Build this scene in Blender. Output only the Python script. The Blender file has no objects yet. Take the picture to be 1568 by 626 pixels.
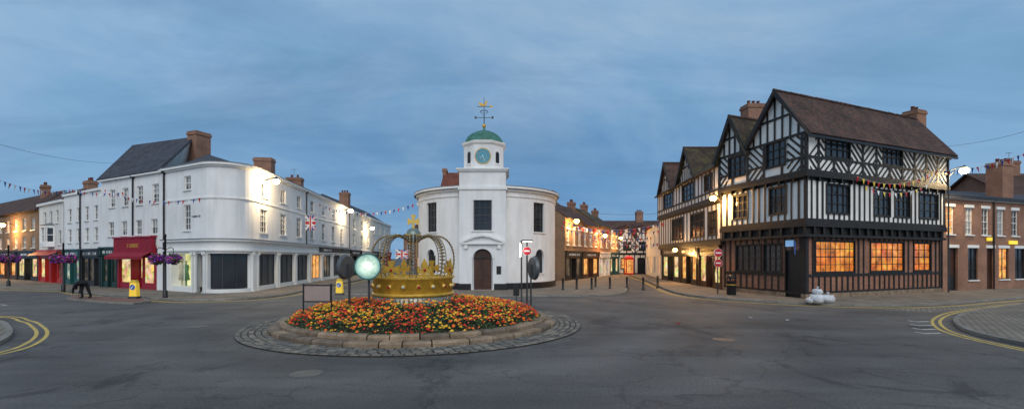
import bpy, math, random
from mathutils import Vector, Matrix
from mathutils import noise as mn
random.seed(7)
R_=math.radians
# ---- survey constants: eye height, focal ratio (used to turn bearings into plan positions)
F=700.;HZ=395.;CX=784.;CH=2.3
def gp(px,py):
    d=F*CH/(py-HZ); return Vector(((px-CX)/F*d,d))
def at(px,d): return Vector(((px-CX)/F*d,d))
def zat(py,d): return CH+(HZ-py)*d/F
def v3(p,z): return Vector((p[0],p[1],z))
IX,IY=-3.28,16.3

# ================= materials =================
def newmat(name):
    m=bpy.data.materials.new(name); m.use_nodes=True
    nt=m.node_tree; b=nt.nodes['Principled BSDF']; return m,nt,b
def c4(c,k=1.): return (min(c[0]*k,1),min(c[1]*k,1),min(c[2]*k,1),1)
def coords(nt,kind='Object',scale=(1,1,1)):
    t=nt.nodes.new('ShaderNodeTexCoord'); m=nt.nodes.new('ShaderNodeMapping'); m.inputs['Scale'].default_value=scale
    nt.links.new(t.outputs[kind],m.inputs[0]); return m.outputs[0]
def noise(nt,vec,scale,detail=4,rough=.55,dist=0):
    n=nt.nodes.new('ShaderNodeTexNoise'); n.inputs['Scale'].default_value=scale;n.inputs['Detail'].default_value=detail
    n.inputs['Roughness'].default_value=rough;n.inputs['Distortion'].default_value=dist
    nt.links.new(vec,n.inputs['Vector']); return n.outputs['Fac']
def ramp(nt,fac,stops):
    r=nt.nodes.new('ShaderNodeValToRGB'); e=r.color_ramp.elements
    while len(e)<len(stops): e.new(.5)
    for i,(p,c) in enumerate(stops): e[i].position=p; e[i].color=c if len(c)==4 else (*c,1)
    nt.links.new(fac,r.inputs[0]); return r.outputs[0]
def mixc(nt,a,b,fac,mode='MIX'):
    m=nt.nodes.new('ShaderNodeMix'); m.data_type='RGBA'; m.blend_type=mode
    for s,v in ((m.inputs[0],fac),(m.inputs[6],a),(m.inputs[7],b)):
        if isinstance(v,(int,float,tuple)): s.default_value=v
        else: nt.links.new(v,s)
    return m.outputs[2]
def bumpn(nt,b,h,strength,dist=.02):
    n=nt.nodes.new('ShaderNodeBump'); n.inputs['Strength'].default_value=strength;n.inputs['Distance'].default_value=dist
    nt.links.new(h,n.inputs['Height']); nt.links.new(n.outputs[0],b.inputs['Normal'])
def M(name,col,rough=.8,var=.15,vs=1.5,metal=0,bump=0,bs=25,spec=.4,dirt=0):
    m,nt,b=newmat(name); v=coords(nt)
    c=ramp(nt,noise(nt,v,vs),[(.3,c4(col,1-var)),(.7,c4(col,1+var))])
    if dirt:
        v2=coords(nt,'Object',(1.2,1.2,.22))
        g=ramp(nt,noise(nt,v2,1.4,6,.65),[(.42,(1,1,1)),(.75,(1-dirt,1-dirt*1.05,1-dirt*1.15))])
        c=mixc(nt,c,g,1.,'MULTIPLY')
    nt.links.new(c,b.inputs['Base Color'])
    b.inputs['Roughness'].default_value=rough;b.inputs['Metallic'].default_value=metal
    b.inputs['Specular IOR Level'].default_value=spec
    if bump: bumpn(nt,b,noise(nt,v,bs,3),bump)
    return m
def E(name,col,s):
    m,nt,b=newmat(name); b.inputs['Base Color'].default_value=c4(col)
    b.inputs['Emission Color'].default_value=c4(col); b.inputs['Emission Strength'].default_value=s; return m
def brick(name,c1,c2,mo,w=.225,h=.075,ms=.012,var=.3,bump=.4,vs=.8,rough=.9,moss=None,mf=(.5,.68)):
    m,nt,b=newmat(name); v=coords(nt,'UV')
    t=nt.nodes.new('ShaderNodeTexBrick'); t.inputs['Scale'].default_value=1
    t.inputs['Brick Width'].default_value=w;t.inputs['Row Height'].default_value=h;t.inputs['Mortar Size'].default_value=ms
    t.inputs['Mortar Smooth'].default_value=.3;t.inputs['Bias'].default_value=0
    t.inputs['Color1'].default_value=c4(c1);t.inputs['Color2'].default_value=c4(c2);t.inputs['Mortar'].default_value=c4(mo)
    nt.links.new(v,t.inputs['Vector'])
    vo=coords(nt)
    g=ramp(nt,noise(nt,vo,vs,6,.6),[(.3,(1-var,)*3),(.7,(1+var*.4,)*3)])
    c=mixc(nt,t.outputs['Color'],g,1.,'MULTIPLY')
    if moss:
        f=ramp(nt,noise(nt,vo,1.1,7,.7),[(mf[0],(0,0,0)),(mf[1],(1,1,1))])
        c=mixc(nt,c,c4(moss),f)
    nt.links.new(c,b.inputs['Base Color']); b.inputs['Roughness'].default_value=rough;b.inputs['Specular IOR Level'].default_value=.3
    bumpn(nt,b,t.outputs['Fac'],-bump,.02)
    return m
def lit(name,cols,s,scale=2.5,vor=.0,base=.03):
    m,nt,b=newmat(name); v=coords(nt,'UV')
    n=noise(nt,v,scale,3,.6)
    c=ramp(nt,n,[(.28+.44*i/(len(cols)-1),c4(x)) for i,x in enumerate(cols)])
    if vor:
        t=nt.nodes.new('ShaderNodeTexVoronoi'); t.distance='CHEBYCHEV'; t.inputs['Scale'].default_value=scale*1.5
        nt.links.new(v,t.inputs['Vector'])
        g=mixc(nt,(1.,.92,.75,1),t.outputs['Color'],vor)
        c=mixc(nt,c,g,1.,'MULTIPLY')
    nt.links.new(c,b.inputs['Emission Color']); b.inputs['Emission Strength'].default_value=s
    b.inputs['Base Color'].default_value=(base,base,base,1); b.inputs['Roughness'].default_value=.08
    return m
WHITE=M('white_render',(.80,.80,.80),.85,.05,.8,bump=.1,bs=60,dirt=.18)
WHITE2=M('cream_render',(.74,.735,.70),.85,.06,1.3,bump=.1,bs=60,dirt=.24)
TRIM=M('white_paint',(.80,.80,.78),.5,.04,dirt=.06)
PLAS=M('panel_plaster',(.82,.81,.78),.9,.05,2.5,bump=.15,dirt=.13)
TIMB=M('black_timber',(.016,.015,.015),.6,.4,4,bump=.3,bs=18)
BLACK=M('black_paint',(.015,.015,.017),.4,.2)
DGREY=M('dark_grey_metal',(.06,.06,.065),.4,.2,metal=.3)
STEEL=M('steel',(.33,.31,.27),.4,.2,metal=.8)
LEAD=M('lead_grey',(.16,.17,.19),.6,.15)
BRICK=brick('red_brick',(.34,.125,.065),(.21,.075,.045),(.33,.28,.22))
BRICK2=brick('brown_brick',(.29,.16,.085),(.18,.10,.06),(.30,.26,.2))
NOG=brick('brick_noggin',(.38,.135,.065),(.25,.08,.045),(.30,.25,.2))
SLATE=brick('roof_slate',(.085,.09,.11),(.05,.053,.068),(.02,.02,.025),.3,.22,.012,.3,.6)
TILE=brick('clay_tile',(.165,.08,.06),(.075,.048,.042),(.02,.015,.013),.2,.17,.02,.45,.8,moss=(.10,.075,.05),mf=(.52,.75))
TILEM=brick('mossy_tile',(.12,.08,.05),(.06,.046,.035),(.02,.015,.013),.2,.17,.02,.45,.8,moss=(.13,.13,.045))
REDT=brick('red_tile',(.30,.095,.055),(.18,.06,.04),(.04,.02,.02),.2,.17,.02,.3,.6)
COPPER=M('green_copper',(.06,.20,.16),.6,.25,2,dirt=.4)
GOLD=M('gold_leaf',(.75,.50,.12),.35,.12,3,metal=.6)
GOLDP=M('gold_paint',(.60,.36,.05),.42,.22,5,metal=.25,bump=.25,dirt=.2)
GLASS=M('window_glass',(.03,.035,.042),.06,.5,.4,spec=.6)
GLASSB=M('window_blind',(.22,.22,.215),.5,.15,.6)
GLASSC=M('window_net_curtain',(.30,.31,.32),.6,.2,5)
GRILL=brick('shop_grille',(.13,.135,.14),(.115,.12,.125),(.05,.05,.05),.4,.06,.015,.2,.5,rough=.5)
LITW=lit('lit_window',[(.16,.06,.015),(.9,.40,.1),(1,.72,.3)],1.2,2.0,.3)
LITO=lit('lit_pub_window',[(.04,.015,.008),(.60,.17,.02),(1,.46,.08)],1.35,1.3,.3)
LITS=lit('lit_shop',[(.12,.10,.05),(.85,.65,.28),(1,.92,.66)],1.2,1.6,.5)
LITC=lit('lit_shop_cool',[(.04,.05,.05),(.30,.36,.36),(.85,.9,.8)],.9,1.5,.5)
LITG=lit('lit_boutique',[(.30,.32,.12),(.75,.75,.32),(.95,.93,.6)],.95,.7)
DIMS=lit('dim_shop',[(.006,.006,.006),(.03,.026,.02),(.20,.15,.09)],.8,1.1,.0)
DOORB=M('brown_door',(.06,.025,.016),.45,.25,3)
CRIM=M('crimson_canvas',(.26,.012,.03),.8,.15)
REDP=M('red_paint',(.45,.02,.02),.4,.1)
GREENP=M('green_paint',(.015,.045,.04),.4,.1)
TEALP=M('teal_paint',(.02,.09,.09),.4,.1)
BLUEP=M('blue_paint',(.03,.12,.42),.5,.1)
YEL=M('yellow_paint',(.75,.52,.04),.5,.08)
YLINE=M('yellow_line',(.52,.37,.10),.8,.35,5)
WLINE=M('white_line',(.45,.45,.43),.8,.3,6)
PAVE=brick('paving_slabs',(.26,.215,.17),(.19,.165,.135),(.09,.08,.065),.6,.45,.015,.3,.3)
PAVER=brick('red_paving',(.28,.14,.10),(.2,.10,.085),(.09,.08,.07),.2,.1,.012,.25,.3)
SETT=brick('tan_setts',(.31,.27,.21),(.21,.185,.15),(.09,.08,.07),.24,.14,.025,.3,.5)
KERB=brick('kerb_stone',(.27,.25,.22),(.21,.195,.175),(.07,.07,.06),.9,.5,.012,.25,.2)
STONE=M('yellow_sandstone',(.24,.175,.12),.9,.4,2.8,bump=.8,bs=14,dirt=.35)
SOIL=M('soil',(.03,.024,.016),1,.4,6,bump=1,bs=14)
LEAFS=[M('leaf_green',(.05,.11,.025),.7,.4,5),M('leaf_dark',(.025,.06,.015),.7,.4,5),M('leaf_light',(.10,.16,.04),.7,.3,5)]
FLO=[M('petal_orange',(.85,.15,.015),.7,.2,9),M('petal_yellow',(.88,.48,.03),.7,.15,9),M('petal_red',(.58,.025,.012),.7,.3,9)]
PURP=M('petal_purple',(.22,.03,.35),.7,.3,9);PINK=M('petal_pink',(.6,.06,.3),.7,.3,9)
CLOTHB=M('dark_cloth',(.012,.012,.015),.9,.3);SKIN=M('skin',(.45,.27,.19),.6,.1);HAIR=M('hair',(.03,.018,.01),.7,.2)
BAGM=M('white_polythene',(.62,.63,.66),.35,.15,6,bump=.8,bs=9)
FR=M('flag_red',(.5,.02,.03),.8,.1);FW=M('flag_white',(.8,.8,.8),.8,.05);FB=M('flag_blue',(.02,.06,.30),.8,.1)
BULB_W=E('lamp_bulb_warm',(1,.76,.42),28);BULB_Y=E('lamp_bulb_sodium',(1,.55,.14),22)
def sign_glow():
    m,nt,b=newmat('lit_sign_face'); s=nt.nodes.new('ShaderNodeVectorMath'); s.operation='DISTANCE'; s.inputs[1].default_value=(0.02,-.15,2.05)
    nt.links.new(coords(nt),s.inputs[0])
    c=ramp(nt,s.outputs['Value'],[(.0,(1,1,.84)),(.20,(.80,.95,.78)),(.30,(.42,.66,.56)),(.40,(.10,.28,.27))])
    n=ramp(nt,noise(nt,coords(nt),5,3),[(.38,(.55,.6,.6)),(.58,(1,1,1))]); c=mixc(nt,c,n,1.,'MULTIPLY')
    nt.links.new(c,b.inputs['Emission Color']); b.inputs['Emission Strength'].default_value=.85; b.inputs['Base Color'].default_value=(.1,.13,.12,1); b.inputs['Roughness'].default_value=.1
    return m
DISCE=sign_glow()

def asphalt():
    m,nt,b=newmat('asphalt'); v=coords(nt)
    big=noise(nt,v,.11,5,.6,.6); med=noise(nt,v,.7,6,.65); fine=noise(nt,v,22,3,.7)
    c=ramp(nt,big,[(.33,(.078,.074,.071)),(.5,(.108,.102,.097)),(.68,(.146,.138,.130))])
    g=ramp(nt,med,[(.3,(.76,.76,.77)),(.7,(1.12,1.12,1.12))]); c=mixc(nt,c,g,1.,'MULTIPLY')
    g=ramp(nt,fine,[(.3,(.60,.60,.60)),(.7,(1.34,1.34,1.34))]); c=mixc(nt,c,g,1.,'MULTIPLY')
    s=nt.nodes.new('ShaderNodeVectorMath'); s.operation='DISTANCE'; s.inputs[1].default_value=(IX,IY,0)
    nt.links.new(v,s.inputs[0])
    a=nt.nodes.new('ShaderNodeMath');a.operation='MULTIPLY_ADD'; a.inputs[1].default_value=.055
    nt.links.new(s.outputs['Value'],a.inputs[0])
    q=nt.nodes.new('ShaderNodeMath');q.operation='MULTIPLY';q.inputs[1].default_value=.14;nt.links.new(med,q.inputs[0]);nt.links.new(q.outputs[0],a.inputs[2])
    g=ramp(nt,a.outputs[0],[(.36,(1,1,1)),(.42,(.70,.70,.71)),(.5,(1.12,1.12,1.12)),(.58,(.78,.78,.79)),(.66,(1.05,1.05,1.05)),(.72,(.80,.80,.81)),(.82,(1.05,1.05,1.05))])
    c=mixc(nt,c,g,.9,'MULTIPLY')
    st=ramp(nt,noise(nt,coords(nt,'Object',(.12,.9,1)),.9,6,.65,.6),[(.4,(.82,.82,.83)),(.62,(1.14,1.14,1.13))]); c=mixc(nt,c,st,1.,'MULTIPLY')
    st=ramp(nt,noise(nt,coords(nt,'Object',(1,.6,1)),.33,8,.75,1.2),[(.54,(1,1,1)),(.61,(.55,.54,.55))])
    c=mixc(nt,c,st,1.,'MULTIPLY')
    # small oil spots
    st=ramp(nt,noise(nt,v,2.3,4,.6),[(.66,(1,1,1)),(.72,(.62,.62,.62))]); c=mixc(nt,c,st,1.,'MULTIPLY')
    vo=nt.nodes.new('ShaderNodeTexVoronoi'); vo.feature='DISTANCE_TO_EDGE'; vo.inputs['Scale'].default_value=.28
    wv=nt.nodes.new('ShaderNodeVectorMath'); wv.operation='MULTIPLY_ADD'
    nn=nt.nodes.new('ShaderNodeTexNoise'); nn.inputs['Scale'].default_value=.9; nn.inputs['Detail'].default_value=6; nt.links.new(v,nn.inputs['Vector'])
    nt.links.new(nn.outputs['Color'],wv.inputs[0]); wv.inputs[1].default_value=(2.5,2.5,0); nt.links.new(v,wv.inputs[2])
    nt.links.new(wv.outputs[0],vo.inputs['Vector'])
    cr=ramp(nt,vo.outputs['Distance'],[(.0,(.5,.5,.5)),(.014,(1,1,1))]); c=mixc(nt,c,cr,.7,'MULTIPLY')
    nt.links.new(c,b.inputs['Base Color'])
    r=ramp(nt,med,[(.3,(.58,)*3),(.7,(.88,)*3)]); nt.links.new(r,b.inputs['Roughness']); b.inputs['Specular IOR Level'].default_value=.35
    bumpn(nt,b,fine,.6,.012); return m
ASPH=asphalt()

# ================= mesh builder =================
class Obj:
    def __init__(s,name,base=(0,0,0)):
        s.name=name;s.base=Vector((base[0],base[1],base[2] if len(base)>2 else 0));s.parts={};s.extra=[]
    def add(s,part,mat,verts,faces,smooth=False):
        p=s.parts.setdefault(part,dict(v=[],f=[],m=[],mats=[],sm=[]))
        o=len(p['v']); p['v'].extend(tuple(v) for v in verts)
        if mat not in p['mats']: p['mats'].append(mat)
        mi=p['mats'].index(mat)
        for f in faces:
            p['f'].append(tuple(i+o for i in f));p['m'].append(mi);p['sm'].append(smooth)
    def box(s,part,mat,lo,hi,rot=0,c=None):
        x0,y0,z0=lo;x1,y1,z1=hi
        vs=[Vector((x,y,z)) for z in (z0,z1) for x,y in ((x0,y0),(x1,y0),(x1,y1),(x0,y1))]
        if c is not None:
            r=Matrix.Rotation(rot,3,'Z'); vs=[r@v+Vector(c) for v in vs]
        s.add(part,mat,vs,[(0,3,2,1),(4,5,6,7),(0,1,5,4),(1,2,6,5),(2,3,7,6),(3,0,4,7)])
    def hexa(s,part,mat,vs):
        s.add(part,mat,vs,[(0,3,2,1),(4,5,6,7),(0,1,5,4),(1,2,6,5),(2,3,7,6),(3,0,4,7)])
    def cyl(s,part,mat,p0,p1,r0,r1=None,n=10,cap=True,smooth=True):
        p0=Vector(p0);p1=Vector(p1); r1=r0 if r1 is None else r1
        a=(p1-p0).normalized(); u=a.orthogonal().normalized(); w=a.cross(u)
        vs=[];
        for p,r in ((p0,r0),(p1,r1)):
            for i in range(n):
                t=2*math.pi*i/n; vs.append(p+(u*math.cos(t)+w*math.sin(t))*r)
        s.add(part,mat,vs,[(i,(i+1)%n,n+(i+1)%n,n+i) for i in range(n)],smooth)
        if cap: s.add(part,mat,vs,[tuple(range(n))[::-1],tuple(range(n,2*n))])
    def tube(s,part,mat,pts,r,n=6):
        for a,b in zip(pts,pts[1:]): s.cyl(part,mat,a,b,r,r,n,True)
    def lathe(s,part,mat,c,prof,n=24,rot=0,smooth=True,jit=0):
        c=Vector(c);vs=[];fs=[]
        if len(c)==2: c=Vector((c[0],c[1],0))
        for r,z in prof:
            for i in range(n):
                t=rot+2*math.pi*i/n; rr=r*(1+random.uniform(-jit,jit)); vs.append(c+Vector((rr*math.cos(t),rr*math.sin(t),z)))
        for k in range(len(prof)-1):
            for i in range(n): fs.append((k*n+i,k*n+(i+1)%n,(k+1)*n+(i+1)%n,(k+1)*n+i))
        s.add(part,mat,vs,fs,smooth)
        s.add(part,mat,vs,[tuple(range(n))[::-1],tuple((len(prof)-1)*n+i for i in range(n))])
    def ball(s,part,mat,c,r,n=10,m=6,sc=(1,1,1),jit=0):
        c=Vector(c);vs=[c+Vector((0,0,-r*sc[2]))]
        for k in range(1,m):
            f=-math.pi/2+math.pi*k/m
            for i in range(n):
                t=2*math.pi*i/n; q=r*(1+random.uniform(-jit,jit))
                vs.append(c+Vector((q*math.cos(f)*math.cos(t)*sc[0],q*math.cos(f)*math.sin(t)*sc[1],q*math.sin(f)*sc[2])))
        vs.append(c+Vector((0,0,r*sc[2]))); fs=[]
        for i in range(n): fs.append((0,1+(i+1)%n,1+i)); fs.append((len(vs)-1,1+(m-2)*n+i,1+(m-2)*n+(i+1)%n))
        for k in range(m-2):
            for i in range(n): fs.append((1+k*n+i,1+k*n+(i+1)%n,1+(k+1)*n+(i+1)%n,1+(k+1)*n+i))
        s.add(part,mat,vs,fs,True)
    def finish(s,uv=True):
        objs=[]
        single=(len(s.parts)==1 and not s.extra)
        root=None
        if not single:
            root=bpy.data.objects.new(s.name,None); root.location=s.base; root.empty_display_size=.5
            bpy.context.scene.collection.objects.link(root)
        for pn,p in s.parts.items():
            me=bpy.data.meshes.new(s.name if single else pn)
            b=s.base
            me.from_pydata([(x-b.x,y-b.y,z-b.z) for x,y,z in p['v']],[],p['f'])
            for m in p['mats']: me.materials.append(m)
            me.polygons.foreach_set('material_index',p['m']); me.polygons.foreach_set('use_smooth',p['sm'])
            me.update()
            if uv:
                ul=me.uv_layers.new(name='UVMap'); co=me.vertices; dat=[0.]*(2*len(me.loops)); Z=Vector((0,0,1))
                for poly in me.polygons:
                    n=poly.normal
                    if abs(n.z)>.98: t=Vector((1,0,0));q=Vector((0,1,0))
                    else: t=Z.cross(n).normalized(); q=n.cross(t)
                    for li in poly.loop_indices:
                        c=co[me.loops[li].vertex_index].co+b; dat[2*li]=c.dot(t);dat[2*li+1]=c.dot(q)
                ul.data.foreach_set('uv',dat)
            o=bpy.data.objects.new(s.name if single else pn,me); bpy.context.scene.collection.objects.link(o)
            if single: o.location=s.base
            else: o.parent=root
            objs.append(o)
        for e in s.extra:
            bpy.context.scene.collection.objects.link(e); e.parent=root; e.location=e.location-s.base
        return root or objs[0]
    def light(s,loc,energy,col,r=.15):
        l=bpy.data.lights.new('bulb_light','POINT'); l.energy=energy;l.color=col;l.shadow_soft_size=r
        o=bpy.data.objects.new('bulb_light',l); o.location=loc; s.extra.append(o)

class Path:
    def __init__(s,pts,rnd={}):
        pts=[Vector((p[0],p[1])) for p in pts]; out=[]
        for i,p in enumerate(pts):
            if i in rnd:
                r=rnd[i]; a=(pts[i-1]-p).normalized(); b=(pts[i+1]-p).normalized()
                ang=a.angle(b); tl=r/math.tan(ang/2); bis=(a+b).normalized(); c=p+bis*(r/math.sin(ang/2))
                q0=p+a*tl; q1=p+b*tl; a0=math.atan2(*(q0-c).yx); a1=math.atan2(*(q1-c).yx)
                da=(a1-a0+math.pi)%(2*math.pi)-math.pi
                for k in range(13): t=a0+da*k/12; out.append(c+Vector((math.cos(t),math.sin(t)))*r)
            else: out.append(p)
        s.v=out; s.c=[0.]
        for a,b in zip(out,out[1:]): s.c.append(s.c[-1]+(b-a).length)
        s.L=s.c[-1]
        nn=[Vector(((b-a).y,-(b-a).x)).normalized() for a,b in zip(out,out[1:])]
        s.o=[]
        for i in range(len(out)):
            if i==0: s.o.append(nn[0])
            elif i==len(out)-1: s.o.append(nn[-1])
            else:
                m=(nn[i-1]+nn[i]).normalized(); s.o.append(m/max(.3,m.dot(nn[i])))
        s.nn=nn
    def P(s,t,z,d=0):
        i=0
        while i<len(s.c)-2 and t>s.c[i+1]+1e-6: i+=1
        a=(t-s.c[i])/(s.c[i+1]-s.c[i])
        p=s.v[i].lerp(s.v[i+1],a)
        o=s.o[i].lerp(s.o[i+1],a) if 0<=a<=1 else s.nn[i]
        p=p+o*d; return Vector((p.x,p.y,z))
    def S(s,px,lo=None,hi=None):
        lo=0 if lo is None else lo;hi=s.L if hi is None else hi;best=None
        for k in range(1201):
            t=lo+(hi-lo)*k/1200; p=s.P(t,0)
            if p.y<.5: continue
            e=abs(CX+F*p.x/p.y-px)
            if best is None or e<best[0]: best=(e,t)
        return best[1]
    def brk(s,a,b): return [a]+[c for c in s.c if a+1e-4<c<b-1e-4]+[b]
def strip(o,part,mat,p,s0,s1,z0,z1,d0,d1):
    b=p.brk(s0,s1);vs=[];fs=[]
    for t in b: vs+=[p.P(t,z0,d0),p.P(t,z0,d1),p.P(t,z1,d1),p.P(t,z1,d0)]
    for k in range(len(b)-1):
        for j in range(4): fs.append((4*k+j,4*k+(j+1)%4,4*k+4+(j+1)%4,4*k+4+j))
    n=4*(len(b)-1); fs+=[(0,3,2,1),(n,n+1,n+2,n+3)]
    o.add(part,mat,vs,fs)
def strut(o,part,mat,p,a,b,w,d0,d1):
    dx=b[0]-a[0];dz=b[1]-a[1];l=math.hypot(dx,dz); 
    if l<.02: return
    nx,nz=-dz/l*w/2,dx/l*w/2
    q=[(a[0]+nx,a[1]+nz),(a[0]-nx,a[1]-nz),(b[0]-nx,b[1]-nz),(b[0]+nx,b[1]+nz)]
    o.hexa(part,mat,[p.P(x,z,d0) for x,z in q]+[p.P(x,z,d1) for x,z in q])
def window(o,p,w,d,wm):
    s0,s1,z0,z1=w['s0'],w['s1'],w['z0'],w['z1'];k=w.get('kind','sash');rc=w.get('rec',.14)
    fm=w.get('frame',TRIM);gm=w.get('glass');ft=w.get('ft',.06);bt=w.get('bt',.03)
    if gm is None: gm=GLASS
    dd=d-rc
    P=p.P
    for q in ([(s0,z0),(s0,z1)],[(s1,z1),(s1,z0)],[(s0,z1),(s1,z1)],[(s1,z0),(s0,z0)]):
        (a,b),(c,e)=q; o.add('walls',wm,[P(a,b,d),P(c,e,d),P(c,e,dd),P(a,b,dd)],[(0,1,2,3)])
    r=random.random()
    zs=z1
    if w.get('blind') and r<.55:
        zs=z1-(z1-z0)*random.choice((.3,.45,.5,.7)); bm=random.choice((GLASSB,GLASSC))
        o.add('window_glass',bm,[P(s0,zs,dd+.01),P(s1,zs,dd+.01),P(s1,z1,dd+.01),P(s0,z1,dd+.01)],[(0,1,2,3)])
    o.add('window_glass',gm,[P(s0,z0,dd+.01),P(s1,z0,dd+.01),P(s1,zs,dd+.01),P(s0,zs,dd+.01)],[(0,1,2,3)])
    f0,f1=dd+.015,dd+.07
    if k=='sash' and gm is GLASS and w.get('blind') and r>.7:
        cw=(s1-s0)*.2
        for a,b in ((s0,s0+cw),(s1-cw,s1)): o.add('curtains',GLASSC,[P(a,z0,dd+.012),P(b,z0,dd+.012),P(b,z1,dd+.012),P(a,z1,dd+.012)],[(0,1,2,3)])
    if k!='bare':
        strip(o,'window_frames',fm,p,s0,s0+ft,z0,z1,f0,f1);strip(o,'window_frames',fm,p,s1-ft,s1,z0,z1,f0,f1)
        strip(o,'window_frames',fm,p,s0+ft,s1-ft,z1-ft,z1,f0,f1);strip(o,'window_frames',fm,p,s0+ft,s1-ft,z0,z0+ft,f0,f1)
        nx,nz=w.get('nx',2),w.get('nz',2)
        for i in range(1,nx):
            x=s0+(s1-s0)*i/nx; strip(o,'window_frames',fm,p,x-bt/2,x+bt/2,z0+ft,z1-ft,f0,f1-.012)
        for i in range(1,nz):
            z=z0+(z1-z0)*i/nz; h=bt if not(k=='sash' and i*2==nz) else bt*1.8
            strip(o,'window_frames',fm,p,s0+ft,s1-ft,z-h/2,z+h/2,f0,f1-.006)
    if k=='door':
        strip(o,'doors',fm,p,s0+ft,s1-ft,z0+.02,z0+(z1-z0)*.35,f0,f1-.03)
    if w.get('arch'):
        cx=(s0+s1)/2;rr=(s1-s0)/2;zb=z1-rr
        n=12;pv=[]
        for i in range(n+1):
            t=math.pi*i/n; pv.append((cx-rr*math.cos(t),zb+rr*math.sin(t)))
        for a,b in zip(pv,pv[1:]):
            o.add('walls',wm,[P(a[0],a[1],d),P(b[0],b[1],d),P(b[0],z1,d),P(a[0],z1,d)],[(0,1,2,3)])
            o.add('walls',wm,[P(a[0],a[1],d),P(b[0],b[1],d),P(b[0],b[1],dd),P(a[0],a[1],dd)],[(0,1,2,3)])
            strut(o,'walls',wm,p,a,b,.12,d+.0,d+.05)
    if w.get('sill'):
        strip(o,'sills',w.get('sillm',TRIM),p,s0-.07,s1+.07,z0-.08,z0,d-.1,d+.09)
    if w.get('head'):
        strip(o,'sills',w.get('sillm',TRIM),p,s0-.1,s1+.1,z1,z1+.2,d-.05,d+.035)
    if w.get('trim'):
        tw=w['trim'];tm=w.get('trimm',fm)
        strip(o,'window_frames',tm,p,s0-tw,s0,z0-tw,z1+tw,d-.03,d+.075);strip(o,'window_frames',tm,p,s1,s1+tw,z0-tw,z1+tw,d-.03,d+.075)
        strip(o,'window_frames',tm,p,s0,s1,z1,z1+tw,d-.03,d+.07);strip(o,'window_frames',tm,p,s0,s1,z0-tw,z0,d-.03,d+.07)
def wall(o,p,s0,s1,z0,z1,ops,mat,d=0):
    ops=[w for w in ops if w['s1']>s0 and w['s0']<s1]
    ss=sorted(set([round(x,4) for x in p.brk(s0,s1)]+[round(x,4) for w in ops for x in (w['s0'],w['s1'])]))
    zz=sorted(set([round(z0,4),round(z1,4)]+[round(x,4) for w in ops for x in (w['z0'],w['z1'])]))
    for a,b in zip(ss,ss[1:]):
        if b-a<1e-3: continue
        for c,e in zip(zz,zz[1:]):
            m=(a+b)/2;n=(c+e)/2
            if any(w['s0']<m<w['s1'] and w['z0']<n<w['z1'] for w in ops): continue
            o.add('walls',mat,[p.P(a,c,d),p.P(b,c,d),p.P(b,e,d),p.P(a,e,d)],[(0,1,2,3)])
    for w in ops: window(o,p,w,d,w.get('rev',mat))
def op(p,px,w,z0,z1,**k):
    lo=k.pop('lo',None);hi=k.pop('hi',None)
    c=p.S(px,lo,hi); return dict(s0=c-w/2,s1=c+w/2,z0=z0,z1=z1,**k)
def os_(s,w,z0,z1,**k): return dict(s0=s-w/2,s1=s+w/2,z0=z0,z1=z1,**k)
def letters(o,p,s0,s1,z,d,mat,h=.2):
    t=s0
    while t<s1:
        w=random.uniform(.08,.16)
        if random.random()>.15:
            k=random.choice('OIHE')
            if k in 'IHO': strip(o,'lettering',mat,p,t,t+.035,z,z+h,d,d+.02)
            if k in 'HO': strip(o,'lettering',mat,p,t+w-.035,t+w,z,z+h,d,d+.02)
            if k in 'HE': strip(o,'lettering',mat,p,t+.035,t+w-.035,z+h*.42,z+h*.58,d,d+.02)
            if k in 'OE':
                strip(o,'lettering',mat,p,t+.035,t+w-.035,z,z+h*.16,d,d+.02);strip(o,'lettering',mat,p,t+.035,t+w-.035,z+h*.84,z+h,d,d+.02)
        t+=w+.07
def shop(o,p,s0,s1,zf,fm,gm,nb=3,door=1,fas=None,let=FW,fh=.6,stall=.5,cor=True):
    fas=fas or fm; pw=.22; w=(s1-s0-pw*2)/nb; ops=[]
    for i in range(nb):
        a=s0+pw+w*i+.06;b=a+w-.12
        if i==door: ops.append(dict(s0=a,s1=b,z0=.05,z1=zf-fh-.12,kind='door',nx=2 if w>1.3 else 1,nz=1,frame=fm,glass=DIMS if gm in (LITC,) else gm,rec=.6,ft=.09))
        else: ops.append(dict(s0=a,s1=b,z0=stall,z1=zf-fh-.12,nx=max(1,int(w/1.1)),nz=1,kind='shop',frame=fm,glass=gm,rec=.12,ft=.06,bt=.05))
    wall(o,p,s0,s1,0,zf,ops,fm)
    strip(o,'fascia',fas,p,s0+.05,s1-.05,zf-fh,zf-.08,.003,.10)
    if cor: strip(o,'fascia',fm,p,s0,s1,zf-.08,zf+.04,0.003,.24)
    for a in (s0+.02,s1-pw): 
        strip(o,'fascia',fm,p,a,a+pw-.02,0.02,zf-fh,.003,.07); strip(o,'fascia',fm,p,a-.01,a+pw-.01,zf-fh,zf-.08,.102,.18)
    if let: 
        c=(s0+s1)/2; l=min((s1-s0)*.32,1.6); letters(o,p,c-l,c+l,zf-fh+.16,.1,let)
def slab(o,part,mat,q,th):
    n=(q[1]-q[0]).cross(q[3]-q[0]).normalized()
    if n.z>0: n=-n
    o.hexa(part,mat,[v for v in q]+[v+n*th for v in q])
def hip(o,mat,outer,z,ra,rb,zr):
    ra=Vector(ra);rb=Vector(rb);l=(rb-ra);r=[]
    for q in outer:
        t=max(0,min(1,(Vector((q[0],q[1]))-ra).dot(l)/l.length_squared)); r.append(ra+l*t)
    n=len(outer)
    for i in range(n):
        j=(i+1)%n
        vs=[v3(outer[i],z),v3(outer[j],z),v3(r[j],zr)]
        if (r[i]-r[j]).length>1e-3: vs.append(v3(r[i],zr))
        o.add('roof',mat,vs,[tuple(range(len(vs)))])
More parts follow.
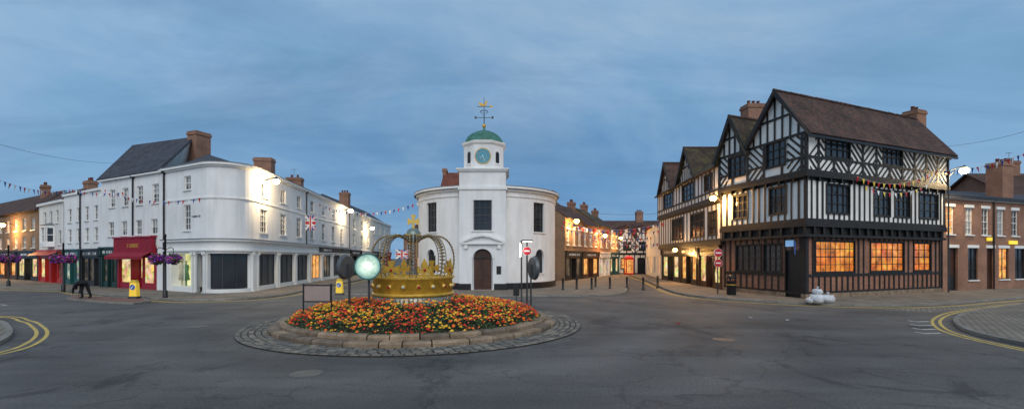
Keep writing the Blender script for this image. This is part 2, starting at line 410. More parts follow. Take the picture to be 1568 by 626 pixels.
def backs(o,mat,pts,z,z0=0):
    for a,b in zip(pts,pts[1:]): o.add('rear_walls',mat,[v3(a,z0),v3(b,z0),v3(b,z),v3(a,z)],[(0,1,2,3)])
def chimney(o,c,z0,z1,w,dp,rot=0,pots=2,mat=BRICK):
    c3=(c[0],c[1],0)
    o.box('chimney',mat,(-w/2,-dp/2,z0),(w/2,dp/2,z1-.3),rot,c3)
    o.box('chimney',mat,(-w/2-.06,-dp/2-.06,z1-.3),(w/2+.06,dp/2+.06,z1-.12),rot,c3)
    o.box('chimney',mat,(-w/2-.02,-dp/2-.02,z1-.12),(w/2+.02,dp/2+.02,z1),rot,c3)
    r=Matrix.Rotation(rot,3,'Z')
    for i in range(pots):
        q=r@Vector(((i-(pots-1)/2)*w*.8/max(1,pots),0,0))+Vector(c3)
        o.lathe('chimney_pots',REDT,q,[(.12,z1),(.10,z1+.25),(.13,z1+.28),(.13,z1+.32)],8)
def pipe(o,p,s,z0,z1,mat=BLACK,d=.08):
    o.cyl('drainpipe',mat,p.P(s,z0,d),p.P(s,z1,d),.05,.05,6)
    o.box('drainpipe',mat,(-.12,-.1,z1),(.12,.1,z1+.25),0,p.P(s,0,d))

# ================= ground =================
g=Obj('ground'); g.add('ground',ASPH,[(-900,-300,0),(900,-300,0),(900,1500,0),(-900,1500,0)],[(0,1,2,3)]); g.finish()
def pavement(name,kerb,back,mat,z=.12,kw=.15,rnd={}):
    p=Path(kerb,rnd); o=Obj(name)
    pts=[tuple(v) for v in p.v]+[tuple(b) for b in back]
    o.add('paving',mat,[(x,y,z-.006) for x,y in pts],[tuple(range(len(pts)))])
    strip(o,'kerb',KERB,p,0,p.L,-.02,z,-kw,0)
    o.finish(); return p
def smooth(pts,n=5):
    P=[Vector((a[0],a[1])) for a in pts]; out=[]
    for i in range(len(P)-1):
        a=P[max(i-1,0)];b=P[i];c=P[i+1];d=P[min(i+2,len(P)-1)]
        for k in range(n):
            t=k/n; out.append(tuple(.5*((2*b)+(c-a)*t+(2*a-5*b+4*c-d)*t*t+(3*b-a-3*c+d)*t**3)))
    out.append(tuple(P[-1])); return out
left_k=[(-60,39),tuple(gp(60,444)),tuple(gp(120,449)),tuple(gp(200,456)),tuple(gp(270,461)),(-16.6,24.2),(-14.6,25.2),(-13.9,27.5),(-14.2,32),(-16.2,55),(-18.5,85)]
left_k=smooth(left_k,3)
pavement('pavement',left_k,[(-24,86),(-19.5,50),(-17,29.5),(-23,32.5),(-60,53)],PAVE)
hall_k=[(-9.5,60),(-9.5,33),(-7.5,29.3),(-4,27.7),(0,27.1),(4,27.2),(6,28),(7.3,29.6),(8.6,34),(11,43),(16.5,64.5)]
hall_k=hall_k[:1]+smooth(hall_k[1:],4)
pavement('pavement',hall_k,[(14.7,64),(3,60)],PAVE)
right_k=smooth([(15.9,64),(13.4,46),(12,38),(10.9,32),(10.6,28),(11.5,25.2),(13.7,22.9),(17,21.6),(21,22.3),(27,25),(44,32)],4)
pavement('pavement',right_k,[(44,37.5),(28.4,30.5),(16.1,25.2),(14.8,31),(15.6,47),(18,62)],PAVE)
near_k=smooth([(26,18.9),tuple(gp(1600,466)),tuple(gp(1520,474)),tuple(gp(1478,481)),tuple(gp(1460,491)),tuple(gp(1468,503)),tuple(gp(1500,515)),tuple(gp(1568,530)),tuple(gp(1800,575))],5)
npth=pavement('pavement',near_k,[(22,10)],SETT,.11)
lk=smooth([tuple(gp(-160,560)),tuple(gp(-40,541)),tuple(gp(2,527)),tuple(gp(19,514)),tuple(gp(16,503)),tuple(gp(0,494)),tuple(gp(-60,487)),(-30,17)],5)
lpth=pavement('pavement',lk,[(-30,9)],SETT,.11)
def yellow(name,p,ds,s0,s1,mat=YLINE,w=.09):
    o=Obj(name)
    for d in ds: strip(o,'paint',mat,p,s0,s1,.002,.006,d,d+w)
    o.finish()
yellow('double_yellow_line',npth,(.3,.5),1.5,npth.L)
yellow('double_yellow_line',lpth,(.45,.68),0,lpth.L-1)
pl=Path(left_k); yellow('double_yellow_line',pl,(.25,.45),2,pl.L-2,w=.08)
pr=Path(right_k); yellow('double_yellow_line',pr,(.25,.45),2,pr.L-2,w=.08)
o=Obj('cobbled_apron'); q=[tuple(gp(1345,474)),tuple(gp(1440,469.5)),(27,24.6),(44,31.5),(44,19.5),tuple(gp(1600,463)),tuple(gp(1480,474)),tuple(gp(1420,478))]
o.add('setts',SETT,[(x,y,.005) for x,y in q],[tuple(range(len(q)))]); o.finish()
o=Obj('road_marking')
for i in range(4):
    c=gp(1412+i*5,492+i*6); o.box('paint',WLINE,(-.3,-.05,.003),(.3,.05,.007),R_(10),(c.x,c.y,0))
    o.box('paint',WLINE,(-.3,-.05,.0035),(-.2,.3,.0075),R_(10),(c.x,c.y,0))
o.finish()
o=Obj('give_way_marking')
for i in range(9):
    c=Vector((-9.3,29))+Vector((-.55*i,.1*i)); o.box('paint',WLINE,(-.2,-.08,.003),(.15,.08,.007),0,(c.x,c.y,0))
for i in range(8):
    c=Vector((-25+i*-.9,22.5+i*.55)); o.box('paint',WLINE,(-.3,-.06,.003),(.3,.06,.007),R_(-30),(c.x,c.y,0))
o.finish()
tr=[tuple(gp(100,459)),tuple(gp(150,464)),tuple(gp(205,466.5)),tuple(gp(232,463)),tuple(gp(222,459.5)),tuple(gp(160,456.5)),tuple(gp(112,455.5)),tuple(gp(100,459))]
p=Path(tr); o=Obj('traffic_refuge'); o.add('paving',PAVER,[(x,y,.105) for x,y in tr[:-1]],[tuple(range(7))]); strip(o,'kerb',KERB,p,0,p.L,-.02,.11,-.12,0); o.finish()
IRON=M('cast_iron',(.075,.072,.068),.5,.3,8,bump=.5,bs=30)
for c in (gp(470,572),gp(1110,520),gp(300,500)):
    o=Obj('manhole_cover',(c.x,c.y,0)); o.lathe('cover',IRON,(c.x,c.y,0),[(.29,.0),(.29,.006),(.27,.008)],20); o.lathe('rim',IRON,(c.x,c.y,0),[(.34,.0),(.34,.004),(.30,.005)],20); o.finish()

# ================= town hall =================
cx,cy,R=-2.02,37.3,5.5
th=Obj('town_hall',(cx,cy,0))
pts=[(cx+R*math.sin(R_(a)),cy-R*math.cos(R_(a))) for a in range(-180,181,5)]
pc=Path(pts); mid=pc.L/2
def sa(a): return mid+R*R_(a)
def spx(px,side):
    return pc.S(px,sa(-78),sa(0)) if side<0 else pc.S(px,sa(0),sa(78))
ops=[]
for px,sd in ((660,-1),(826,1)):
    s=spx(px,sd)
    ops.append(os_(s,1.25,4.2,6.35,nx=3,nz=4,frame=DGREY,trim=0,bt=.035,sill=1,glass=GLASS,rec=.22))
    ops.append(os_(s,1.05,1.2,3.0,nx=3,nz=3,frame=DGREY,arch=1,sill=1,bt=.035,rec=.2))
wall(th,pc,0,pc.L,0,7.0,ops,WHITE)
strip(th,'plinth',BLACK,pc,0,pc.L,0,.55,.003,.08)
strip(th,'cornice',WHITE,pc,0,pc.L,6.62,6.72,.003,.08)
strip(th,'cornice',TRIM,pc,0,pc.L,7.0,7.12,-.1,.2); strip(th,'cornice',LEAD,pc,0,pc.L,7.12,7.17,-.1,.34); strip(th,'cornice',TRIM,pc,0,pc.L,7.17,7.32,-.1,.32)
strip(th,'cornice',LEAD,pc,0,pc.L,7.32,7.36,-.1,.34)
th.lathe('roof',LEAD,(cx,cy,0),[(5.4,7.3),(3,7.75),(.2,8.1)],48)
xl,xr=cx-1.6,cx+1.6;yb=31.35
pb=Path([(xl,34.5),(xl,yb),(xr,yb),(xr,34.5)]); m0=pb.c[1]; mc=m0+1.6
wall(th,pb,0,pb.L,0,7.05,[os_(mc,1.32,4.2,6.28,nx=3,nz=4,frame=DGREY,sill=1,bt=.035,rec=.2,glass=GLASS),
   os_(mc,1.42,.12,3.0,kind='bare',glass=DOORB,arch=1,rec=.24)],WHITE)
for sx in (-.36,.36):
    for z0,z1 in ((.3,.95),(1.1,2.1)): strip(th,'door_panels',DOORB,pb,mc+sx-.24,mc+sx+.24,z0,z1,-.225,-.20)
strip(th,'door_panels',BLACK,pb,mc-.012,mc+.012,.12,2.25,-.228,-.21)
strip(th,'door_panels',BLACK,pb,mc-.69,mc+.69,2.26,2.34,-.228,-.17)
for a in (30,60,90,120,150): strut(th,'door_panels',BLACK,pb,(mc,2.34),(mc+.66*math.cos(R_(a)),2.34+.62*math.sin(R_(a))),.025,-.225,-.2)
strip(th,'steps',STONE,pb,mc-1,mc+1,0,.12,.003,.5)
wall(th,pb,0,pb.L,7.05,8.25,[],WHITE)
strip(th,'plinth',BLACK,pb,0,mc-.78,0,.55,.003,.07); strip(th,'plinth',BLACK,pb,mc+.78,pb.L,0,.55,.003,.07)
strip(th,'cornice',TRIM,pb,0,pb.L,7.0,7.2,.003,.09)
strip(th,'cornice',TRIM,pb,0,pb.L,8.25,8.36,-.2,.12);strip(th,'cornice',TRIM,pb,0,pb.L,8.36,8.44,-.2,.2)
th.add('cornice',TRIM,[(xl-.1,yb-.1,8.42),(xr+.1,yb-.1,8.42),(xr+.1,34.9,8.42),(xl-.1,34.9,8.42)],[(0,1,2,3)])
pz=3.25
strip(th,'pediment',TRIM,pb,mc-1.25,mc+1.25,pz,pz+.12,.003,.22)
pv=[(mc-1.3,pz+.15),(mc-.9,pz+.33),(mc-.45,pz+.52),(mc,pz+.6),(mc+.45,pz+.52),(mc+.9,pz+.33),(mc+1.3,pz+.15)]
for a,b in zip(pv,pv[1:]): strut(th,'pediment',TRIM,pb,a,b,.12,.004,.24)
for sx in (-1.05,1.05): strip(th,'pediment',TRIM,pb,mc+sx-.1,mc+sx+.1,pz-.3,pz,.003,.15)
strip(th,'notice',BLACK,pb,mc+.95,mc+1.25,1.2,1.75,.003,.03)
tc=(cx,yb+1.75)
ap=1.40;rr=ap/math.cos(R_(22.5))
oc=[(tc[0]+rr*math.cos(R_(a)),tc[1]+rr*math.sin(R_(a))) for a in [112.5+45*i for i in range(9)]]
po=Path(oc)
fs=[ (po.c[i]+po.c[i+1])/2 for i in range(8)]
front=min(fs,key=lambda t:po.P(t,0).y)
wall(th,po,0,po.L,8.4,10.35,[],WHITE)
fw=po.c[1]
for sgn in (-1,1):
    s=front+sgn*fw
    strip(th,'louvres',BLACK,po,s-.16,s+.16,8.95,9.6,.003,.012)
    a0=[(s+.16*math.cos(R_(t)),9.6+.16*math.sin(R_(t))) for t in range(0,181,30)]
    th.add('louvres',BLACK,[po.P(x,z,.012) for x,z in a0],[tuple(range(len(a0)))])
    for i in range(6): strip(th,'louvres',DGREY,po,s-.15,s+.15,9.0+i*.11,9.03+i*.11,.012,.04)
    strip(th,'louvres',TRIM,po,s-.24,s+.24,8.85,8.93,.003,.07)
th.lathe('cornice',TRIM,(tc[0],tc[1],0),[(rr+.05,8.44),(rr+.12,8.5),(rr+.03,8.62)],8,R_(22.5),False)
th.lathe('cornice',TRIM,(tc[0],tc[1],0),[(rr+.02,10.2),(rr+.12,10.3),(rr+.16,10.45),(rr+.0,10.5)],8,R_(22.5),False)
th.lathe('dome',COPPER,(tc[0],tc[1],0),[(1.40,10.5),(1.40,10.58),(1.32,10.72),(1.2,10.92),(.98,11.13),(.68,11.3),(.35,11.42),(.12,11.5),(.08,11.7)],32)
for i in range(16):
    t=R_(22.5*i); pr_=[(1.42,10.58),(1.33,10.73),(1.21,10.93),(.99,11.14),(.69,11.31),(.36,11.43)]
    th.tube('dome_ribs',COPPER,[Vector((tc[0]+r*math.cos(t),tc[1]+r*math.sin(t),z)) for r,z in pr_],.02,4)
def disc(o,part,mat,c,r,y0,y1,n=32): o.cyl(part,mat,(c.x,y0,c.z),(c.x,y1,c.z),r,r,n,True,False)
fc=Vector((tc[0],tc[1]-ap,9.37))
CB=M('clock_blue',(.05,.30,.42),.5,.08)
disc(th,'clock_rim',GOLDP,fc,.56,fc.y+.01,fc.y-.05);disc(th,'clock_face',CB,fc,.51,fc.y-.02,fc.y-.056)
disc(th,'clock_ring',GOLDP,fc,.28,fc.y-.05,fc.y-.060);disc(th,'clock_ring',CB,fc,.265,fc.y-.05,fc.y-.064)
for i in range(12):
    t=R_(30*i); a=Vector((math.sin(t),0,math.cos(t))); c=Vector((fc.x,fc.y-.066,fc.z)); th.cyl('clock_numerals',GOLDP,c+a*.34,c+a*.46,.018,.018,4)
for t,l in ((R_(160),.40),(R_(228),.27)):
    a=Vector((math.sin(t),0,math.cos(t)));c=Vector((fc.x,fc.y-.08,fc.z)); th.cyl('clock_hands',FW,c-a*.07,c+a*l,.024,.014,4)
X,Y=tc
th.lathe('weathervane',GOLDP,(X,Y,0),[(.06,11.7),(.14,11.8),(.14,11.88),(.05,12.0)],12)
th.cyl('weathervane',BLACK,(X,Y,11.9),(X,Y,13.9),.035,.015,6)
for ax in (Vector((1,0,0)),Vector((0,1,0))):
    th.cyl('weathervane',BLACK,Vector((X,Y,12.45))-ax*.6,Vector((X,Y,12.45))+ax*.6,.02,.02,5)
for dx in (-.62,.62): th.box('weathervane',BLACK,(X+dx-.06,Y-.01,12.37),(X+dx+.06,Y+.01,12.55))
for s in (-1,1):
    pts=[Vector((X+s*(.03+.25*math.sin(R_(t))),Y,12.75+.12*(1-math.cos(R_(t))))) for t in range(0,271,30)]; th.tube('weathervane',BLACK,pts,.018,4)
th.cyl('weathervane',BLACK,(X-.5,Y,13.25),(X+.45,Y,13.25),.02,.02,5)
th.add('weathervane',GOLDP,[(X+.42,Y,13.14),(X+.68,Y,13.25),(X+.42,Y,13.36)],[(0,1,2)])
bird=[(-.3,13.3),(-.42,13.55),(-.2,13.5),(-.05,13.42),(.08,13.5),(.12,13.68),(.22,13.66),(.27,13.6),(.2,13.55),(.18,13.38),(.05,13.28)]
th.add('weathervane',GOLDP,[(X+a,Y-.015,z) for a,z in bird]+[(X+a,Y+.015,z) for a,z in bird],[tuple(range(11)),tuple(range(11,22))]+[(i,(i+1)%11,11+(i+1)%11,11+i) for i in range(11)])
wl=cx-4.6;wr_=cx+.4
th.box('rear_walls',WHITE2,(wl+.2,40.5,0),(wr_-.2,54,8.0))
slab(th,'rear_roof',REDT,[Vector((wl,41,7.9)),Vector((wr_,41,7.9)),Vector((wr_,44.5,10.6)),Vector((wl,44.5,10.6))],.15)
slab(th,'rear_roof',REDT,[Vector((wl,54.3,7.9)),Vector((wr_,54.3,7.9)),Vector((wr_,44.5,10.6)),Vector((wl,44.5,10.6))],.15)
for wx in (wl+.2,wr_-.2): th.add('rear_walls',BRICK,[(wx,41,7.9),(wx,44.5,10.45),(wx,54,7.9)],[(0,1,2)])
chimney(th,(wl+.1,44.5),9.8,10.95,.35,.8,0,0)
th.finish()

# ================= left: white corner building =================
A0=(-23.6,31.0);Q=(-16.75,27.35);En=(-19.9,56)
pw=Path([A0,Q,En],{1:1.6})
cb=Obj('white_corner_building',(-20,34,0))
sc_=[pw.c[i] for i in range(1,len(pw.c)-1)]; arc0,arc1=sc_[0],sc_[-1]
ops=[]
kw=dict(nx=2,nz=4,sill=1,blind=1)
sl=pw.S(287,0,8)
ops+= [os_(sl,.78,6.72,7.62,nx=2,nz=2,sill=1,blind=1), os_(sl-.05,.82,4.1,5.75,**kw)]
wr=arc1+1.4; t=wr
while t<pw.L-1.0:
    ops+=[os_(t,1.1,6.5,7.5,nx=3,nz=2,sill=1,blind=1),os_(t,1.15,4.05,5.65,nx=3,nz=4,sill=1,blind=1)]; t+=3.45
wall(cb,pw,0,pw.L,3.5,8.05,ops,WHITE)
g1=pw.S(262,0,8);g2=pw.S(299,0,8)
wall(cb,pw,0,pw.L*1,2.75,3.5,[],TRIM)
ops=[dict(s0=g1,s1=g2,z0=.45,z1=2.6,nx=2,nz=1,frame=TRIM,glass=LITG,rec=.9,bt=.04,kind='bare'),
     dict(s0=arc0-1.0,s1=arc0+.0,z0=.1,z1=2.6,nx=1,nz=1,frame=DGREY,glass=DIMS,rec=.4)]
ops.append(dict(s0=arc0+.35,s1=arc1-.45,z0=.35,z1=2.6,nx=3,nz=1,frame=DGREY,glass=GLASS,rec=.3,bt=.05))
t=arc1+.5; k=0
while t<pw.L-3.6:
    gl=[GRILL,GRILL,GRILL,LITW,DIMS,GRILL,LITS][k%7]
    ops.append(dict(s0=t,s1=t+3.0,z0=.4,z1=2.6,nx=3,nz=1,frame=(DGREY if k<4 else BLACK),glass=gl,rec=.2,bt=.05)); t+=3.6;k+=1
wall(cb,pw,0,pw.L,0,2.75,ops,TRIM)
for w in ops:
    for e in (w['s0']-.22,w['s1']+.06):
        strip(cb,'pilasters',TRIM,pw,e,e+.16,0,2.7,.003,.1); strip(cb,'pilasters',TRIM,pw,e-.03,e+.19,2.5,2.7,.102,.16); strip(cb,'pilasters',TRIM,pw,e-.03,e+.19,0,.2,.102,.15)
MANQ=[M('dress_cream',(.5,.45,.35),.9,.2),M('dress_green',(.10,.22,.12),.9,.2),M('dress_rose',(.4,.12,.14),.9,.2)]
for i,s in enumerate((g1+.35,g1+.85,g2-.3)):
    q=pw.P(s,.45,-.5); cb.lathe('window_display',MANQ[i],q,[(.05,0),(.05,.35),(.21,.4),(.13,.95),(.17,1.25),(.15,1.38),(.05,1.42),(.045,1.5)],10); cb.ball('window_display',MANQ[0],q+Vector((0,0,1.6)),.09,8,6)
strip(cb,'window_display',TRIM,pw,(g1+g2)/2-.02,(g1+g2)/2+.02,.45,2.6,-.1,-.05)
strip(cb,'shop_cornice',TRIM,pw,0,pw.L,2.75,2.85,.004,.14)
strip(cb,'shop_cornice',TRIM,pw,0,pw.L,3.38,3.5,.004,.22);strip(cb,'shop_cornice',LEAD,pw,0,pw.L,3.5,3.54,.004,.27)
strip(cb,'string_course',TRIM,pw,0,pw.L,6.05,6.15,.003,.06)
strip(cb,'cornice',TRIM,pw,0,pw.L,8.05,8.15,-.1,.12);strip(cb,'cornice',TRIM,pw,0,pw.L,8.15,8.3,-.1,.24);strip(cb,'cornice',LEAD,pw,0,pw.L,8.3,8.34,-.1,.27)
z0=arc1+13.8; strip(cb,'fascia',BLACK,pw,z0,z0+8,2.86,3.36,.005,.13); letters(cb,pw,z0+1,z0+3.6,3.0,.13,FW)
strip(cb,'fascia',GREENP,pw,z0+8.2,pw.L-.3,2.86,3.36,.005,.13)
letters(cb,pw,pw.S(300,0,8)-.5,pw.S(300,0,8)+.5,4.9,.003,BLACK,.12)
outer=[tuple(v) for v in pw.v]+[(-28.5,57),(-29.5,38)]
backs(cb,WHITE2,[En,(-28.5,57),(-29.5,38),A0],8.1)
hip(cb,SLATE,outer,8.2,(-22.6,34.0),(-24.2,52),10.0)
chimney(cb,(-20.9,38.6),8.4,10.7,1.4,.8,R_(5),0);chimney(cb,(-22.8,48),8.6,10.7,1.5,.8,R_(5),2)
pipe(cb,pw,.15,0,8);pipe(cb,pw,pw.L-.3,0,8);pipe(cb,pw,arc1+10.0,3.5,8)
cb.finish()
E2=(-22.3,84)
pt=Path([(-19.9,56.15),E2]); tb=Obj('white_terrace_house',(-22,68,0))
ops=[]
for i in range(7):
    s=2+i*3.9; ops+=[os_(s,1.2,6.0,7.3,nx=2,nz=4,sill=1,blind=1),os_(s,1.2,3.9,5.3,nx=2,nz=4,sill=1,blind=1)]
wall(tb,pt,0,pt.L,3.3,8.0,ops,WHITE2)
for i in range(5): shop(tb,pt,i*5.6,i*5.6+5.5,3.3,[BLACK,TRIM,GREENP,BLACK,REDP][i],[DIMS,LITC,DIMS,LITW,DIMS][i],3,1)
strip(tb,'cornice',TRIM,pt,0,pt.L,8.0,8.25,-.1,.2)
backs(tb,WHITE2,[E2,(-31,84),(-29,57),(-20.2,56.15)],8.0); hip(tb,SLATE,[(-19.9,56.15),E2,(-31,84),(-29,57)],8.1,(-24.5,59),(-26,81),10.6)
chimney(tb,(-22.3,61),8.6,11,1.2,.8,0,3)
tb.finish()
for nm,x0,x1,y,h,m in (('brick_house',-23,-15.5,97,7.0,BRICK),('white_house',-15.4,-8,92,6.2,WHITE2),('brick_house',-7.9,-2,88,6.8,BRICK2)):
    p=Path([(x0,y),(x1,y)]); o=Obj(nm,((x0+x1)/2,y,0)); w=x1-x0
    wall(o,p,0,w,0,h,[os_(w*(i+.5)/3,1.1,3.9,5.3,nx=2,nz=4,sill=1) for i in range(3)]+[os_(w*(i+.5)/3,1.6,.5,2.4,nx=2,nz=1,glass=LITW if i==1 else DIMS) for i in range(3)],m)
    backs(o,m,[(x1,y),(x1,y+9),(x0,y+9),(x0,y)],h)
    hip(o,TILE,[(x0-.2,y-.3),(x1+.2,y-.3),(x1+.2,y+9),(x0-.2,y+9)],h,(x0+2,y+4.5),(x1-2,y+4.5),h+3); chimney(o,(x1-1,y+4.5),h+1,h+4,1,.8); o.finish()

# ================= left: slate roofed white house with crimson shopfront =================
WL=tuple(at(155,35));WR=(-23.75,31.07)
ph=Path([WL,WR]); wh=Obj('white_slate_roof_house',(-27,33,0))
ops=[]
for px in (172,192,214,238): ops+=[op(ph,px,.85,6.1,7.4,nx=2,nz=4,sill=1,blind=1),op(ph,px-2,.85,3.95,5.0,nx=2,nz=2,sill=1,blind=1)]
wall(wh,ph,0,ph.L,3.1,8.1,ops,WHITE)
sA=ph.S(181);
shop(wh,ph,0.05,sA-.05,3.1,GREENP,DIMS,3,1)
sB=ph.S(240)
CRP=M('crimson_paint',(.30,.012,.03),.45,.1)
shop(wh,ph,sA,sB,3.1,CRP,LITS,3,1,fas=CRIM)
wall(wh,ph,sB,ph.L,0,3.1,[],WHITE)
a=sA+.03;b=sB-.03
strip(wh,'fascia_board',CRIM,ph,a,b,2.62,3.72,.105,.3); strip(wh,'fascia_board',CRP,ph,a-.05,b+.05,3.72,3.82,.0035,.36)
wh.add('awning',CRIM,[ph.P(a,2.72,.31),ph.P(b,2.72,.31),ph.P(b,2.42,.85),ph.P(a,2.42,.85)],[(0,1,2,3)])
wh.add('awning',CRIM,[ph.P(a,2.42,.85),ph.P(b,2.42,.85),ph.P(b,2.22,.85),ph.P(a,2.22,.85)],[(0,1,2,3)])
letters(wh,ph,(a+b)/2-.9,(a+b)/2+.9,3.05,.3,GOLDP,.26)
strip(wh,'cornice',TRIM,ph,-.1,ph.L,8.1,8.28,-.1,.2)
pipe(wh,ph,ph.S(205),3.9,8);
rl=at(203,39.3);rrg=at(297,36.6)
el=ph.P(-.2,8.25,.25);er=ph.P(ph.L-.1,8.25,.25)
RL=Vector((rl.x,rl.y,12.0));RR=Vector((rrg.x,rrg.y,12.0))
slab(wh,'roof',SLATE,[el,er,RR,RL],.15)
bk=Vector((-29,43.0,8.2));bk2=Vector((-37.5,45,8.2))
wh.add('roof',SLATE,[el,RL,bk2],[(0,1,2)]);wh.add('roof',SLATE,[RL,RR,bk,bk2],[(0,1,2,3)]);
wh.add('gable_wall',WHITE2,[er,RR,bk],[(0,1,2)])
backs(wh,WHITE2,[WR,(-29,43),(-37.5,45),WL],8.2)
chimney(wh,(rrg.x+.35,rrg.y+.1),9.5,12.35,1.0,1.2,R_(-20),0)
wh.finish()

P1=Path([tuple(at(98,39)),WL]); h1=Obj('white_house',(-35,37,0))
ops=[]
for px in (107,120,133,147): ops+=[op(P1,px,.8,5.3,6.4,nx=2,nz=2,sill=1,blind=1),op(P1,px,.85,3.6,4.7,nx=2,nz=2,sill=1,blind=1)]
wall(h1,P1,0,P1.L,3.0,7.5,ops,WHITE); L=P1.L
shop(h1,P1,0.05,L*.48,3.0,TEALP,LITC,3,1); shop(h1,P1,L*.5,L-.05,3.0,BLACK,DIMS,3,2)
strip(h1,'cornice',TRIM,P1,0,L,7.5,7.68,-.2,.14); pipe(h1,P1,L*.49,0,7.4)
a,b=P1.v[0],P1.v[1]; backs(h1,WHITE2,[b,(b.x-2,b.y+9),(a.x-2,a.y+9),a],7.5); h1.add('roof',LEAD,[v3(a,7.4),v3(b,7.4),(b.x-2,b.y+9,7.9),(a.x-2,a.y+9,7.9)],[(0,1,2,3)]); 
h1.finish()
P2=Path([tuple(at(60,43)),tuple(at(97.5,39.05))]); h2=Obj('white_bay_house',(-41,41,0)); L=P2.L
wall(h2,P2,0,L,3.0,7.1,[os_(L*.25,.9,5.4,6.5,nx=2,nz=2,sill=1),os_(L*.5,.9,5.4,6.5,nx=2,nz=2,sill=1),os_(L*.75,.9,5.4,6.5,nx=2,nz=2,sill=1),os_(L*.2,.9,3.5,4.7,nx=2,nz=2,sill=1),os_(L*.85,.9,3.5,4.7,nx=2,nz=2,sill=1)],WHITE2)
bp=Path([P2.P(L*.38,0,.02).to_2d(),P2.P(L*.43,0,.6).to_2d(),P2.P(L*.62,0,.6).to_2d(),P2.P(L*.67,0,.02).to_2d()])
wall(h2,bp,0,bp.L,3.3,5.2,[dict(s0=bp.c[1]+.05,s1=bp.c[2]-.05,z0=3.7,z1=5.0,nx=3,nz=2),dict(s0=.08,s1=bp.c[1]-.05,z0=3.7,z1=5.0,nx=1,nz=2),dict(s0=bp.c[2]+.05,s1=bp.L-.08,z0=3.7,z1=5.0,nx=1,nz=2)],TRIM)
h2.add('bay_roof',LEAD,[bp.P(t,5.2,.08) for t in bp.c]+[P2.P(L*.525,5.5,0)],[(0,1,4),(1,2,4),(2,3,4),(0,1,2,3)])
shop(h2,P2,.05,L*.5,3.0,REDP,LITS,2,1);shop(h2,P2,L*.52,L-.05,3.0,REDP,DIMS,2,0)
h2.add('awning',REDP,[P2.P(.3,2.9,.25),P2.P(L-.3,2.9,.25),P2.P(L-.3,2.55,.9),P2.P(.3,2.55,.9)],[(0,1,2,3)])
strip(h2,'cornice',TRIM,P2,0,L,7.1,7.3,-.1,.2); a,b=P2.v[0],P2.v[1]; backs(h2,BRICK2,[b,(b.x-2,b.y+9),(a.x-2,a.y+9),a],7.1)
slab(h2,'roof',TILE,[v3(a,7.25),v3(b,7.25),Vector((b.x-1.5,b.y+4,9.0)),Vector((a.x-1.5,a.y+4,9.0))],.15)
chimney(h2,(b.x-1.2,b.y+3.8),8,9.5,1.2,.7,R_(-30),2)
h2.finish()
P3=Path([tuple(at(-70,60)),tuple(at(59.5,43.1))]); h3=Obj('brown_brick_house',(-52,48,0)); L=P3.L
ops=[]
for i in range(8):
    s=L-1.6-i*2.7
    if s>1: ops+=[os_(s,1.0,5.0,6.2,nx=2,nz=2,sill=1,blind=1),os_(s,1.0,3.3,4.4,nx=2,nz=2,sill=1)]
wall(h3,P3,0,L,3.0,6.9,ops,BRICK2)
n=5
for i in range(n): shop(h3,P3,L-(i+1)*L/n+.05,L-i*L/n-.05,3.0,[BLACK,DOORB,BLACK,GREENP,BLACK][i],[LITS,LITW,DIMS,LITS,DIMS][i],3,1)
a,b=P3.v[0],P3.v[1]; backs(h3,BRICK2,[b,(b.x-2,b.y+9),(a.x-2,a.y+9),a],6.9)
slab(h3,'roof',TILE,[P3.P(0,6.85,.3),P3.P(L,6.85,.3),Vector((b.x-1.5,b.y+4,9.3)),Vector((a.x-1.5,a.y+4,9.3))],.15)
chimney(h3,(b.x-5,b.y+5.5),8,10.0,1.3,.7,R_(-40),3); h3.finish()

